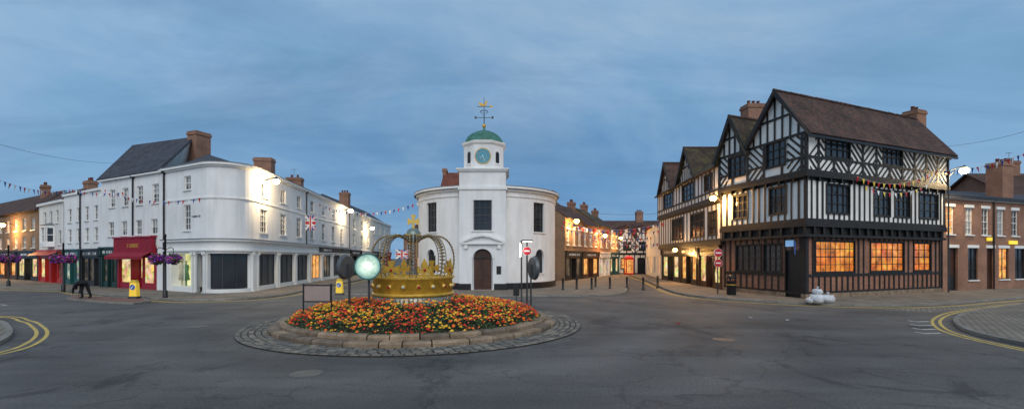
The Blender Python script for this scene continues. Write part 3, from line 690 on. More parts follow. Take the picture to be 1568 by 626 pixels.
# ================= timbered buildings =================
def subtract(z0,z1,ivs):
    seg=[(z0,z1)]
    for a,b in ivs:
        n=[]
        for c,e in seg:
            if b<=c or a>=e: n.append((c,e));continue
            if a>c: n.append((c,a))
            if b<e: n.append((b,e))
        seg=n
    return [(a,b) for a,b in seg if b-a>.05]
def clip(a,b,x0,x1,z0,z1):
    t0,t1=0.,1.;dx=b[0]-a[0];dz=b[1]-a[1]
    for p_,q_ in ((-dx,a[0]-x0),(dx,x1-a[0]),(-dz,a[1]-z0),(dz,z1-a[1])):
        if abs(p_)<1e-9:
            if q_<0: return None
        else:
            r=q_/p_
            if p_<0: t0=max(t0,r)
            else: t1=min(t1,r)
    if t1-t0<.02: return None
    return (a[0]+dx*t0,a[1]+dz*t0),(a[0]+dx*t1,a[1]+dz*t1)
def timber(o,p,s0,s1,z0,z1,d,ops,style='close',step=.42,sw=.15,wm=PLAS,mid=None,pitch=.40,dw=.115):
    wall(o,p,s0,s1,z0,z1,ops,wm,d)
    D0,D1=d+.003,d+.05
    for za,zb in ((z0,z0+.16),(z1-.14,z1)): strip(o,'timber_frame',TIMB,p,s0,s1,za,zb,D0,D1+.012)
    ops=[w for w in ops if w['z1']>z0 and w['z0']<z1]
    if style=='close':
        n=max(1,round((s1-s0)/step)); 
        for i in range(n+1):
            s=s0+.09+(s1-s0-.18)*i/n+random.uniform(-.03,.03)
            iv=[(w['z0']-.05,w['z1']+.05) for w in ops if w['s0']-.1-sw/2<s<w['s1']+.1+sw/2]
            ww=sw*random.uniform(.8,1.2)
            for a,b in subtract(z0+.16,z1-.14,iv): strip(o,'timber_frame',TIMB,p,s-ww/2,s+ww/2,a,b,D0,D1)
        if mid:
            iv=sorted([(w['s0']-.1,w['s1']+.1) for w in ops if w['z0']<mid<w['z1']])
            for a,b in subtract(s0,s1,iv): strip(o,'timber_frame',TIMB,p,a,b,mid-.07,mid+.07,D0,D1+.006)
    else:
        n=max(1,round((s1-s0)/step)); w_=(s1-s0)/n; flip=1
        for i in range(n+1):
            s=min(max(s0+w_*i,s0+.08),s1-.08)
            iv=[(w['z0']-.05,w['z1']+.05) for w in ops if w['s0']-.1-sw/2<s<w['s1']+.1+sw/2]
            for a,b in subtract(z0+.16,z1-.14,iv): strip(o,'timber_frame',TIMB,p,s-.08,s+.08,a,b,D0,D1+.006)
        mz=mid or (z0+z1)/2
        iv=sorted([(w['s0']-.1,w['s1']+.1) for w in ops if w['z0']-.1<mz<w['z1']+.1])
        for a,b in subtract(s0,s1,iv): strip(o,'timber_frame',TIMB,p,a,b,mz-.06,mz+.06,D0,D1+.009)
        for i in range(n):
            x0=s0+w_*i+.08;x1=x0+w_-.16
            for (za,zb,fl) in ((z0+.16,mz-.06,1),(mz+.06,z1-.14,-1)):
                parts=subtract(x0,x1,[(w['s0']-.12,w['s1']+.12) for w in ops if w['z1']+.06>za and w['z0']-.06<zb])
                for xa,xb in parts:
                    if xb-xa<.25: continue
                    g_=flip*fl; k=-5
                    while k<7:
                        c=x0+k*pitch
                        a_=(c,za) ; b_=(c+(zb-za)*1.0*1,zb)
                        if g_<0: a_=(c,zb);b_=(c+(zb-za),za)
                        q=clip(a_,b_,xa,xb,za,zb)
                        if q: strut(o,'timber_frame',TIMB,p,q[0],q[1],dw,D0,D1-.004)
                        k+=1
            flip=-flip
def gable(o,p,s0,s1,zb,zp,d,roofdir,length,rm,ov=.35,sm=None):
    sm=sm if sm is not None else (s0+s1)/2
    o.add('walls',PLAS,[p.P(s0,zb,d),p.P(s1,zb,d),p.P(sm,zp,d)],[(0,1,2)])
    D0,D1=d+.003,d+.05
    n=max(3,round((s1-s0)/.5))
    for i in range(1,n):
        s=s0+(s1-s0)*i/n; zt=zb+(zp-zb)*((s-s0)/(sm-s0) if s<sm else (s1-s)/(s1-sm))-.15
        if zt>zb+.1: strip(o,'timber_frame',TIMB,p,s-.06,s+.06,zb,zt,D0,D1)
    zc=zb+(zp-zb)*.45; f=.45
    strip(o,'timber_frame',TIMB,p,s0+(sm-s0)*f,s1-(s1-sm)*f,zc-.06,zc+.06,D0,D1+.008)
    e=.22
    for a,b in (((s0-e,zb-e*(zp-zb)/(sm-s0)),(sm,zp)),((sm,zp),(s1+e,zb-e*(zp-zb)/(s1-sm)))):
        strut(o,'bargeboards',TIMB,p,a,b,.24,d+ov-.1,d+ov)
    rd=Vector((roofdir[0],roofdir[1],0))
    a=p.P(s0-e,zb-e*(zp-zb)/(sm-s0)+.1,d+ov);b=p.P(s1+e,zb-e*(zp-zb)/(s1-sm)+.1,d+ov);c=p.P(sm,zp+.12,d+ov)
    slab(o,'roof',rm,[a,a+rd*length,c+rd*length,c],.1)
    slab(o,'roof',rm,[b,b+rd*length,c+rd*length,c],.1)
    nt_=int(length/.45)
    for i in range(nt_):
        q0=c+rd*(i*.45);q1=c+rd*(i*.45+.42); j=Vector((0,0,random.uniform(-.012,.012))); o.cyl('ridge_tiles',TILE,q0+j,q1+j,.10,.09,7)
LDK=dict(nx=3,nz=3,frame=TIMB,trimm=TIMB,trim=.07,bt=.045,rec=.05,ft=.06)
Lp,C,Ep=(14.4,31.0),(15.9,24.8),(28.0,29.9)
pa=Path([Lp,C,Ep]); LA=pa.c[1]; TA=pa.L
ta=Obj('timber_framed_inn',(20,28,0))
fd=Vector((12.1,5.1)).normalized()
def lw(px0,px1,z0,z1,**k):
    a=pa.S(px0,0,LA);b=pa.S(px1,0,LA); q=dict(LDK);q.update(k); return dict(s0=a,s1=b,z0=z0,z1=z1,**q)
def rw(px0,px1,z0,z1,**k):
    a=pa.S(px0,LA,TA);b=pa.S(px1,LA,TA); q=dict(LDK);q.update(k); return dict(s0=a,s1=b,z0=z0,z1=z1,**q)
g0=[lw(1128,1165,1.5,3.1,nx=4,nz=4),lw(1170,1196,1.5,3.1,nx=3,nz=4),lw(1203,1226,.1,2.7,nx=1,nz=1,kind='door',frame=BLACK,glass=BLACK),
    rw(1249,1308,1.5,3.25,nx=8,nz=4,glass=LITO,bt=.035),rw(1333,1383,1.5,3.25,nx=6,nz=4,glass=LITO,bt=.035),rw(1399,1424,1.5,3.25,nx=3,nz=4,glass=LITO,bt=.035)]
timber(ta,pa,0,TA,.3,4.0,0,g0,'close',.5,.12,NOG,1.35)
strip(ta,'plinth',STONE,pa,0,g0[2]['s0'],0,.35,.002,.12);strip(ta,'plinth',STONE,pa,g0[2]['s1'],TA,0,.35,.002,.12)
strip(ta,'jetty',TIMB,pa,-.05,TA+.05,3.45,3.6,.06,.3);strip(ta,'jetty',TIMB,pa,-.05,TA+.05,3.6,4.0,.06,.16)
strip(ta,'jetty',TIMB,pa,-.05,TA+.05,4.0,4.28,-.05,.34)
s=.3
while s<TA:
    strip(ta,'jetty_brackets',TIMB,pa,s-.07,s+.07,3.6,4.0,.16,.32); s+=.75
g1=[lw(1180,1204,4.85,6.35),lw(1128,1148,4.85,6.3),rw(1264,1297,4.8,6.35,nx=4),rw(1334,1357,4.8,6.3),rw(1365,1386,4.8,6.3),rw(1401,1428,4.8,6.3)]
timber(ta,pa,0,TA,4.28,6.65,.24,g1,'close',.45,.12,PLAS)
strip(ta,'jetty',TIMB,pa,-.05,TA+.05,6.65,6.86,.1,.5)
s=.2
while s<TA: strip(ta,'jetty_brackets',TIMB,pa,s-.05,s+.05,6.45,6.65,.3,.48); s+=.9
g2=[lw(1177,1203,7.55,8.95),lw(1124,1146,7.5,8.8),rw(1261,1295,7.8,8.75,nx=4,nz=2),rw(1344,1371,7.8,8.75,nx=4,nz=2)]
timber(ta,pa,0,TA,6.86,9.05,.42,g2,'herring',1.25,.12,PLAS,7.7,.42,.105)
sg=LA*(1-.62)
gable(ta,pa,sg,LA-.0,9.05,11.7,.42,fd,14.2,TILE)
gable(ta,pa,0.05,sg-.1,9.05,11.35,.42,fd,9,TILEM)
for s in (LA-.14,LA+.14): strip(ta,'timber_frame',TIMB,pa,s-.13,s+.13,.3,3.45,.06,.1)
for z0,z1,dd in ((4.28,6.65,.24),(6.88,9.05,.42)): strip(ta,'timber_frame',TIMB,pa,LA-.14,LA+.14,z0,z1,dd+.003,dd+.08)
strip(ta,'gutter',BLACK,pa,LA-.0,TA+.2,8.62,8.74,.72,.84)
ld=(Vector(Lp)-Vector(C)).normalized()
e1=Vector(Ep);e2=e1+ld*6.4
ta.add('rear_walls',BRICK,[v3(e1,0),v3(e1,9.0),v3(e1+ld*2,11.6),v3(e1+ld*4,9.0),v3(e2,9),v3(e2,0)],[(0,1,2,3,4,5)])
backs(ta,BRICK,[tuple(e2),Lp],9.0)
chimney(ta,(29.4,33.4),9.5,13.0,1.1,.9,R_(22),2)
pipe(ta,pa,TA-.15,0,8.6,DGREY,.5)
ta.tube('inn_sign',BLACK,[pa.P(LA-.7,3.25,.1),pa.P(LA-.7,3.25,1.0)],.025)
strip(ta,'inn_sign',BLUEP,Path([pa.P(LA-.7,0,.95).to_2d(),pa.P(LA-.7,0,.25).to_2d()]),0,.7,2.5,3.2,-.02,.02)
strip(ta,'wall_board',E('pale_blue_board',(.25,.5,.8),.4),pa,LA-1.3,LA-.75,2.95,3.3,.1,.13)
ta.finish()

Bs,Be=(15.4,47.0),(14.52,31.1)
pbp=Path([Bs,Be]); LB=pbp.L
b2=Obj('timber_framed_shop',(17,39,0))
def bw(px0,px1,z0,z1,**k):
    a=pbp.S(px0);b=pbp.S(px1); q=dict(LDK);q.update(k); return dict(s0=a,s1=b,z0=z0,z1=z1,**q)
shop(b2,pbp,LB-5.2,LB-.6,3.2,DOORB,LITS,3,1,fas=BLACK,let=GOLDP)
shop(b2,pbp,LB-9.8,LB-5.4,3.2,BLACK,LITW,3,1); shop(b2,pbp,.1,LB-10,3.2,BLACK,LITS,3,1)
wall(b2,pbp,LB-.6,LB,0,3.2,[],BRICK);wall(b2,pbp,LB-5.4,LB-5.2,0,3.2,[],TIMB);wall(b2,pbp,LB-10,LB-9.8,0,3.2,[],TIMB);wall(b2,pbp,0,.1,0,3.2,[],TIMB)
strip(b2,'jetty',TIMB,pbp,0,LB,3.2,3.5,-.05,.35)
timber(b2,pbp,0,LB,3.5,6.2,.25,[bw(1063,1084,3.95,5.8),bw(1034,1050,3.95,5.8),bw(1092,1104,3.95,5.6)],'close',.8,.13,PLAS)
strip(b2,'jetty',TIMB,pbp,0,LB,6.2,6.42,.1,.5)
timber(b2,pbp,0,LB,6.42,8.7,.4,[bw(1053,1070,7.0,8.35),bw(1023,1037,7.0,8.35),bw(1088,1100,7.2,8.3)],'close',.8,.13,PLAS,7.0)
for px,w in ((1027,4.2),(1060,4.4)):
    s=pbp.S(px); gable(b2,pbp,max(.1,s-w/2),s+w/2,8.7,11.3,.4,(1,.0),4.0,TILEM if px>1040 else TILE)
slab(b2,'roof',TILEM,[pbp.P(-.2,8.55,.75),pbp.P(LB-.05,8.55,.75),Vector((18.6,31.6,12.1)),Vector((19.4,47.4,12.1))],.12)
slab(b2,'roof',TILEM,[Vector((23,47.4,8.4)),Vector((22,31.6,8.4)),Vector((18.6,31.6,12.1)),Vector((19.4,47.4,12.1))],.12)
backs(b2,BRICK,[Be,(21.5,32),(22.5,47),Bs],8.6)
b2.add('rear_walls',PLAS,[(15.4,47,8.6),(22.5,47,8.6),(19.4,47.2,12)],[(0,1,2)])
chimney(b2,(18.05,34.2),10.5,13.7,1.4,1.0,R_(5),3)
b2.finish()

pbr=Path([(28.15,30.2),tuple(at(1568,33.6)),tuple(at(1760,38.0))]); br=Obj('brick_house',(34,33,0)); L=pbr.L
ops=[]
for i,px in enumerate((1455,1484,1509,1532,1554,1580,1610)):
    ops.append(op(pbr,px,.85,3.9,5.75,nx=2,nz=4,sill=1,head=1,glass=GLASS if i in(2,4) else (LITW if i==0 else GLASSC),sillm=TRIM))
for i,(px,w,k) in enumerate(((1460,.95,'door'),(1490,1.1,'s'),(1517,.9,'door'),(1537,1.2,'s'),(1562,1.3,'s'),(1590,1,'door'),(1620,1.3,'s'))):
    if k=='door': ops.append(op(pbr,px,w,.1,3.0,kind='door',frame=DOORB if i else BLACK,glass=DOORB,nx=1,nz=2,head=1,rec=.2))
    else: ops.append(op(pbr,px,w,.8,3.0,nx=2,nz=3,frame=BLACK,glass=LITW if i in(3,) else GLASS,head=1,sill=1))
wall(br,pbr,0,L,0,6.4,ops,BRICK)
strip(br,'eaves',TRIM,pbr,0,L,6.25,6.4,.003,.15); strip(br,'gutter',BLACK,pbr,0,L,6.4,6.52,.05,.3)
a,b,c=[v for v in pbr.v]
o2=Vector((-2,5.2))
slab(br,'roof',SLATE,[pbr.P(0,6.42,.3),pbr.P(pbr.c[1],6.42,.3),v3(b+o2,8.1),v3(a+o2,8.1)],.12)
slab(br,'roof',SLATE,[pbr.P(pbr.c[1],6.42,.3),pbr.P(L,6.42,.3),v3(c+o2,8.1),v3(b+o2,8.1)],.12)
backs(br,BRICK,[tuple(c),(c.x-3,c.y+10),(a.x-3,a.y+10),tuple(a)],6.4)
s=pbr.S(1513);strip(br,'shop_sign',E('yellow_sign',(.9,.65,.05),.5),pbr,s-.3,s+.3,3.5,3.75,.05,.1)
s=pbr.S(1549);strip(br,'shop_sign',E('yellow_sign2',(.9,.65,.05),.7),pbr,s-.5,s+.5,3.3,3.55,.05,.12)
chimney(br,(38.6,36.2),7.0,9.8,1.5,1,R_(20),2)
pipe(br,pbr,.25,0,6.3);pipe(br,pbr,pbr.S(1520),0,6.3)
br.finish()
o=Obj('brick_house',(48,46,0)); o.box('walls',BRICK,(46,42,0),(60,50,8.0)); 
slab(o,'roof',TILE,[Vector((45.6,41.6,7.9)),Vector((60.4,41.6,7.9)),Vector((60.4,46,10.8)),Vector((45.6,46,10.8))],.15);slab(o,'roof',TILE,[Vector((45.6,50.4,7.9)),Vector((60.4,50.4,7.9)),Vector((60.4,46,10.8)),Vector((45.6,46,10.8))],.15)
for x in (46,60): o.add('walls',BRICK,[(x,42,8.0),(x,46,10.7),(x,50,8.0)],[(0,1,2)])
chimney(o,(50.0,46),10,12.0,1.3,.9,0,3); o.finish()

# ================= right street, left-hand row =================
r0=Vector((5.1,44));r1=Vector((14.6,62.5)); pr1=Path([r0,r1]); L=pr1.L
segs=[(0,5.2,BRICK2,6.3,BLACK,DIMS,GLASS,TILE),(5.3,11.2,BRICK,6.0,DOORB,LITW,GLASSB,TILE),(11.3,16,BRICK,6.2,TRIM,LITC,LITW,TILEM),(16.1,L,BRICK2,5.9,TEALP,LITS,GLASSB,TILE)]
for a,b,m,h,fm,gm,ug,rm in segs:
    c=pr1.P((a+b)/2,0); o=Obj('brick_shop_house',(c.x,c.y,0)); k=max(2,int((b-a)/1.6))
    wall(o,pr1,a,b,3.0,h,[os_(a+(b-a)*(i+.5)/k,.85,3.6,5.1,nx=2,nz=4,sill=1,head=1,blind=1,glass=ug if i%2 else GLASS) for i in range(k)],m)
    shop(o,pr1,a+.02,b-.02,3.0,fm,gm,3,1)
    q=[pr1.P(a,h-.1,.3),pr1.P(b,h-.1,.3),pr1.P(b,h+2.3,-3.2),pr1.P(a,h+2.3,-3.2)]; slab(o,'roof',rm,q,.12)
    q=[pr1.P(a,h-.1,-6.6),pr1.P(b,h-.1,-6.6),pr1.P(b,h+2.3,-3.2),pr1.P(a,h+2.3,-3.2)]; slab(o,'roof',rm,q,.12)
    for e in (a+.01,b-.01): o.add('rear_walls',m,[pr1.P(e,0),pr1.P(e,h),pr1.P(e,h+2.2,-3.2),pr1.P(e,h,-6.4),pr1.P(e,0,-6.4)],[(0,1,2,3,4)])
    o.add('rear_walls',m,[pr1.P(a,0,-6.4),pr1.P(b,0,-6.4),pr1.P(b,h,-6.4),pr1.P(a,h,-6.4)],[(0,1,2,3)])
    cc=pr1.P(b-.5,0,-3.2); chimney(o,(cc.x,cc.y),h+1.6,h+3.0,.9,.7,R_(60),2)
    o.finish()
pe=Path([(15.3,66),(20.2,66.2)]); o=Obj('timber_framed_cottage',(17.5,66,0)); L=pe.L
timber(o,pe,0,L,0,2.9,0,[os_(1.2,1.5,.8,2.3,glass=LITW,**LDK),dict(LDK,s0=2.9,s1=3.9,z0=.1,z1=2.3,kind='door',frame=BLACK,glass=BLACK,nx=1,nz=1)],'close',.8,.14,PLAS)
timber(o,pe,0,L,2.9,5.1,.15,[os_(1.3,1.1,3.4,4.6,**LDK),os_(3.6,1.1,3.4,4.6,**LDK)],'herring',1.2,.14,PLAS,None,.6)
gable(o,pe,.0,L/2,5.1,6.9,.15,(0,1),7,REDT);gable(o,pe,L/2,L,5.1,6.9,.15,(0,1),7,REDT)
backs(o,PLAS,[(20.2,66.2),(20.2,73),(15.3,73),(15.3,66)],5.1); o.finish()
pe=Path([(18.3,62.5),(15.55,47.3)]); o=Obj('white_house',(18,55,0)); L=pe.L
wall(o,pe,0,L,0,6.1,[os_(2+i*3.6,1.1,3.6,5.0,nx=2,nz=4,sill=1) for i in range(4)]+[os_(2+i*3.6,1.8,.5,2.5,nx=2,nz=1,glass=LITW if i%2 else DIMS) for i in range(4)],WHITE2)
slab(o,'roof',TILE,[pe.P(0,6.0,.3),pe.P(L,6.0,.3),pe.P(L,8.4,-3.2),pe.P(0,8.4,-3.2)],.12);slab(o,'roof',TILE,[pe.P(0,6.0,-6.5),pe.P(L,6.0,-6.5),pe.P(L,8.4,-3.2),pe.P(0,8.4,-3.2)],.12)
o.add('rear_walls',WHITE2,[pe.P(0,0),pe.P(0,6.1),pe.P(0,8.3,-3.2),pe.P(0,6.1,-6.4),pe.P(0,0,-6.4)],[(0,1,2,3,4)]); cc=pe.P(3,0,-3.2);chimney(o,(cc.x,cc.y),7.8,9.8,1,.8,0,3); o.finish()
o=Obj('brick_house',(6,80,0)); o.box('walls',BRICK2,(-3,76,0),(14,84,6.5)); slab(o,'roof',TILE,[Vector((-3.3,75.7,6.4)),Vector((14.3,75.7,6.4)),Vector((14.3,80,9.4)),Vector((-3.3,80,9.4))],.15); slab(o,'roof',TILE,[Vector((-3.3,84.3,6.4)),Vector((14.3,84.3,6.4)),Vector((14.3,80,9.4)),Vector((-3.3,80,9.4))],.15); 
for x in (-3,14): o.add('walls',BRICK2,[(x,76,6.5),(x,80,9.3),(x,84,6.5)],[(0,1,2)])
o.finish()
o=Obj('brick_house',(24,82,0)); o.box('walls',BRICK,(14.5,78,0),(32,86,6)); slab(o,'roof',TILE,[Vector((14.2,77.7,5.9)),Vector((32,77.7,5.9)),Vector((32,82,9)),Vector((14.2,82,9))],.15); slab(o,'roof',TILE,[Vector((14.2,86.3,5.9)),Vector((32,86.3,5.9)),Vector((32,82,9)),Vector((14.2,82,9))],.15)
chimney(o,(22.8,82),8.5,10.6,1.2,.9,0,3); o.finish()

# ================= roundabout =================
ri=Obj('roundabout_island',(IX,IY,0))
def ring(o,part,mat,r0,r1,z0,z1,n=72):
    vs=[];fs=[]
    for i in range(n):
        t=2*math.pi*i/n;c,s=math.cos(t),math.sin(t)
        vs+=[(IX+r0*c,IY+r0*s,z0),(IX+r1*c,IY+r1*s,z0),(IX+r1*c,IY+r1*s,z1),(IX+r0*c,IY+r0*s,z1)]
    for i in range(n):
        a=4*i;b=4*((i+1)%n)
        for j in range(4): fs.append((a+j,a+(j+1)%4,b+(j+1)%4,b+j))
    o.add(part,mat,vs,fs)
COBM=[M('cobble_a',(.16,.145,.125),.85,.3,6,dirt=.3),M('cobble_b',(.11,.104,.096),.8,.3,6),M('cobble_c',(.22,.195,.16),.9,.3,6,dirt=.3)]
for r in (4.87,5.05,5.23,5.41,5.59):
    n=int(2*math.pi*r/.26)
    for i in range(n):
        t0=2*math.pi*(i+.07+ (r*7%1))/n;t1=2*math.pi*(i+.93+(r*7%1))/n; h=.045+random.uniform(-.015,.015)
        a,b=r-.075,r+.075; vv=[]
        for z,ins in ((.0,0),(h*.7,0),(h,.025)):
            for rr_,tt in ((a+ins,t0+ins/r),(b-ins,t0+ins/r),(b-ins,t1-ins/r),(a+ins,t1-ins/r)): vv.append((IX+rr_*math.cos(tt),IY+rr_*math.sin(tt),z))
        m=COBM[random.randrange(3)]
        ri.add('cobbles',m,vv,[(0,1,5,4),(1,2,6,5),(2,3,7,6),(3,0,4,7),(4,5,9,8),(5,6,10,9),(6,7,11,10),(7,4,8,11),(8,9,10,11)])
ring(ri,'bedding',SOIL,4.1,5.68,0.002,.028)
STN=[STONE,M('sandstone_b',(.29,.21,.14),.9,.35,3.5,bump=.8,bs=14,dirt=.3),M('sandstone_c',(.18,.135,.10),.9,.35,2.5,bump=.8,bs=14,dirt=.35)]
def blocks(r0,r1,z0,z1,n,off_):
    t_=off_; W=[random.uniform(.7,1.3) for _ in range(n)]; S=sum(W)
    for i in range(n):
        dt=2*math.pi*W[i]/S; t0=t_+.004;t1=t_+dt-.004; t_+=dt; j=random.uniform(-.02,.02);jz=random.uniform(-.014,.014); ns=3
        vv=[];m=random.choice(STN)
        prof=[(r0,z0),(r1+j,z0),(r1+j+.005,z1-.05+jz),(r1-.045+j,z1+jz),(r0,z1+jz)]
        for k in range(ns+1):
            t=t0+(t1-t0)*k/ns
            for r,z in prof: vv.append((IX+r*math.cos(t),IY+r*math.sin(t),z))
        fs=[];q=len(prof)
        for k in range(ns):
            for a in range(q): fs.append((k*q+a,k*q+(a+1)%q,(k+1)*q+(a+1)%q,(k+1)*q+a))
        fs+=[tuple(range(q)),tuple(ns*q+a for a in range(q))]
        ri.add('stone_kerb',m,vv,fs)
blocks(4.3,4.77,.0,.17,38,0);blocks(4.15,4.47,.17,.30,36,.4)
BR_=4.25
def bedz(r): return .27+.48*(1-(r/BR_)**2)
prof=[(r,bedz(r)) for r in (4.22,4,3.5,3,2.4,1.6,.8,.05)]
ri.lathe('soil',SOIL,(IX,IY,0),prof,48,0,True,.0)
ri.finish()
fb=Obj('flower_bed',(IX,IY,0))
pv={m.name:([],[]) for m in LEAFS+FLO}
def addf(m,vs,fs):
    V,Fc=pv[m.name]; o=len(V); V.extend(vs); Fc.extend(tuple(i+o for i in f) for f in fs)
rnd=random.Random(3)
for i in range(21000):
    r=4.30*math.sqrt(rnd.random());t=rnd.random()*6.2832
    if r<1.2: continue
    x,y=IX+r*math.cos(t),IY+r*math.sin(t); hn=mn.noise(Vector((x*1.7,y*1.7,0)))
    edge=max(.25,min(1,(4.3-r)/.3)); z=bedz(min(r,BR_))+rnd.random()*(.21+.1*hn)*edge
    a=rnd.random()*6.28;tl=rnd.uniform(-.9,.9);l=rnd.uniform(.05,.10);w=l*.42
    u=Vector((math.cos(a),math.sin(a),tl)).normalized();v=Vector((-math.sin(a),math.cos(a),rnd.uniform(-.5,.5)))
    c=Vector((x,y,z)); m=LEAFS[0] if rnd.random()<.5 else (LEAFS[1] if rnd.random()<.5 else LEAFS[2])
    addf(m,[c-u*l*.5,c+v*w*.5,c+u*l,c-v*w*.5],[(0,1,2,3)])
for i in range(5000):
    r=4.22*math.sqrt(rnd.random());t=rnd.random()*6.2832
    if r<1.42: continue
    x,y=IX+r*math.cos(t),IY+r*math.sin(t)
    n1=mn.noise(Vector((x*1.5,y*1.5,5)));hn=mn.noise(Vector((x*1.7,y*1.7,0)))
    if n1<-.15 and rnd.random()<.6: continue
    edge=min(1,(4.3-r)/.3); z=bedz(r)+(.11+rnd.random()*.15+.08*hn)*edge
    n2=mn.noise(Vector((x*.9,y*.9,11)))+rnd.uniform(-.45,.45)
    m=FLO[0] if abs(n2)<.18 else (FLO[1] if n2>0 else FLO[2])
    rr_=rnd.uniform(.026,.056); tx,ty=rnd.uniform(-.5,.5),rnd.uniform(-.7,.3)
    nrm=Vector((tx,ty,1)).normalized();u=nrm.orthogonal().normalized();w=nrm.cross(u);c=Vector((x,y,z));vs=[c+nrm*rr_*.55]
    for k in range(7):
        q=k*6.2832/7; vs.append(c+(u*math.cos(q)+w*math.sin(q))*rr_*rnd.uniform(.8,1.15)-nrm*rr_*.25)
    addf(m,vs,[(0,1+k,1+(k+1)%7) for k in range(7)])
for m in LEAFS+FLO:
    V,Fc=pv[m.name]; fb.add('foliage' if m in LEAFS else 'blooms',m,V,Fc)
fb.finish(uv=False)

# ================= crown =================
KX,KY=IX-.27,IY+.15
cr=Obj('crown_sculpture',(KX,KY,0))
SILV=M('silver_mesh',(.36,.34,.29),.4,.25,20,metal=.6)
BRONZ=M('aged_gold_rail',(.30,.21,.09),.45,.3,8,metal=.5)
DARKM=M('dark_bronze',(.06,.055,.05),.4,.2,5,metal=.6)
cr.lathe('band',SILV,(KX,KY,0),[(1.36,.6),(1.40,.98),(1.36,1.0)],48)
cr.lathe('band',GOLDP,(KX,KY,0),[(1.34,1.0),(1.39,1.04),(1.39,1.56),(1.44,1.58),(1.44,1.64),(1.33,1.66),(1.3,1.5)],64)
cr.lathe('band',GOLDP,(KX,KY,0),[(1.39,.99),(1.45,1.01),(1.45,1.09),(1.39,1.11)],64)
for i in range(60):
    t=R_(6*i); u=Vector((math.cos(t),math.sin(t),0)); b=Vector((KX,KY,0))+u*1.4; cr.cyl('band_flutes',SILV,b+Vector((0,0,.75)),b+Vector((0,0,.98)),.02,.02,5)
JR=M('jewel_red',(.35,.01,.02),.15,.1);JG=M('jewel_pale',(.5,.5,.45),.2,.1)
for i in range(18):
    t=R_(20*i+9); u=Vector((math.cos(t),math.sin(t),0)); c=Vector((KX,KY,1.34))+u*1.40
    cr.ball('jewels',GOLD,c,.09,10,6); cr.ball('jewels',[JR,JG][i%2],c+u*.055,.055,8,6)
for i in range(80):
    t=R_(4.5*i); cr.ball('beading',GOLD,(KX+1.46*math.cos(t),KY+1.46*math.sin(t),1.65),.026,6,4)
def bez(P,n):
    out=[]
    for k in range(n+1):
        t=k/n; a=(1-t)**3;b=3*(1-t)**2*t;c=3*(1-t)*t*t;d=t**3
        out.append((a*P[0][0]+b*P[1][0]+c*P[2][0]+d*P[3][0],a*P[0][1]+b*P[1][1]+c*P[2][1]+d*P[3][1]))
    return out
curve=bez([(1.36,1.66),(1.62,2.5),(1.32,3.10),(.80,3.10)],16)+bez([(.80,3.10),(.48,3.10),(.28,3.0),(.12,2.86)],6)[1:]
for i in range(8):
    t=R_(45*i+12); u=Vector((math.cos(t),math.sin(t),0));w=Vector((-math.sin(t),math.cos(t),0))
    base=Vector((KX,KY,0))
    for sd in (-.11,.11):
        cr.tube('arches',BRONZ,[base+u*r+w*sd+Vector((0,0,z)) for r,z in curve],.018,5)
    for k,((r,z),(r2,z2)) in enumerate(zip(curve,curve[1:])):
        c=base+u*r+Vector((0,0,z)); c2=base+u*r2+Vector((0,0,z2)); cr.ball('arch_pearls',STEEL,c,.04,7,5)
        cr.tube('arches',DARKM,[c-w*.11,c+w*.11],.012,4)
def rimshape(poly,t,z,mat,th=.03,sc=1):
    u=Vector((math.cos(t),math.sin(t),0));w=Vector((-math.sin(t),math.cos(t),0));c=Vector((KX,KY,z))+u*1.40
    n=len(poly); vs=[c+w*(x*sc)+Vector((0,0,y*sc))-u*th for x,y in poly]+[c+w*(x*sc)+Vector((0,0,y*sc))+u*th for x,y in poly]
    cr.add('crosses_and_fleurs',mat,vs,[tuple(range(n)),tuple(range(2*n-1,n-1,-1))]+[(i,(i+1)%n,n+(i+1)%n,n+i) for i in range(n)])
patt=[(-.10,0),(-.05,.25),(-.16,.20),(-.33,.13),(-.33,.47),(-.16,.40),(-.06,.37),(-.15,.62),(.15,.62),(.06,.37),(.16,.40),(.33,.47),(.33,.13),(.16,.20),(.05,.25),(.10,0)]
fleur=[(-.1,0),(-.06,.16),(-.2,.14),(-.27,.24),(-.25,.38),(-.17,.42),(-.17,.33),(-.10,.3),(-.13,.45),(-.07,.58),(0,.7),(.07,.58),(.13,.45),(.10,.3),(.17,.33),(.17,.42),(.25,.38),(.27,.24),(.2,.14),(.06,.16),(.1,0)]
for i in range(8):
    t=R_(45*i-90-18); rimshape(fleur if i%2 else patt,t,1.64,GOLDP,sc=.92)
    u=Vector((math.cos(t),math.sin(t),0)); cr.ball('jewels',JR,Vector((KX,KY,1.90))+u*1.44,.05,8,6)
ORB=M('grey_green_orb',(.22,.27,.25),.4,.3,3,metal=.5)
cr.ball('orb',ORB,(KX,KY,3.12),.27,20,12); 
cr.lathe('orb_band',GOLDP,(KX,KY,0),[(.27,3.09),(.285,3.1),(.285,3.14),(.27,3.15)],20); cr.cyl('orb_band',GOLDP,(KX,KY,2.8),(KX,KY,2.9),.18,.12,12)
cross=[(-.05,0),(-.03,.16),(-.06,.15),(-.2,.08),(-.2,.34),(-.06,.27),(-.03,.26),(-.09,.46),(.09,.46),(.03,.26),(.06,.27),(.2,.34),(.2,.08),(.06,.15),(.03,.16),(.05,0)]
n=len(cross);cr.add('cross',GOLD,[(KX+x,KY-.03,3.40+y) for x,y in cross]+[(KX+x,KY+.03,3.40+y) for x,y in cross],[tuple(range(n)),tuple(range(2*n-1,n-1,-1))]+[(i,(i+1)%n,n+(i+1)%n,n+i) for i in range(n)])
cr.cyl('cross',GOLD,(KX,KY,3.35),(KX,KY,3.43),.05,.04,8)
cr.finish()

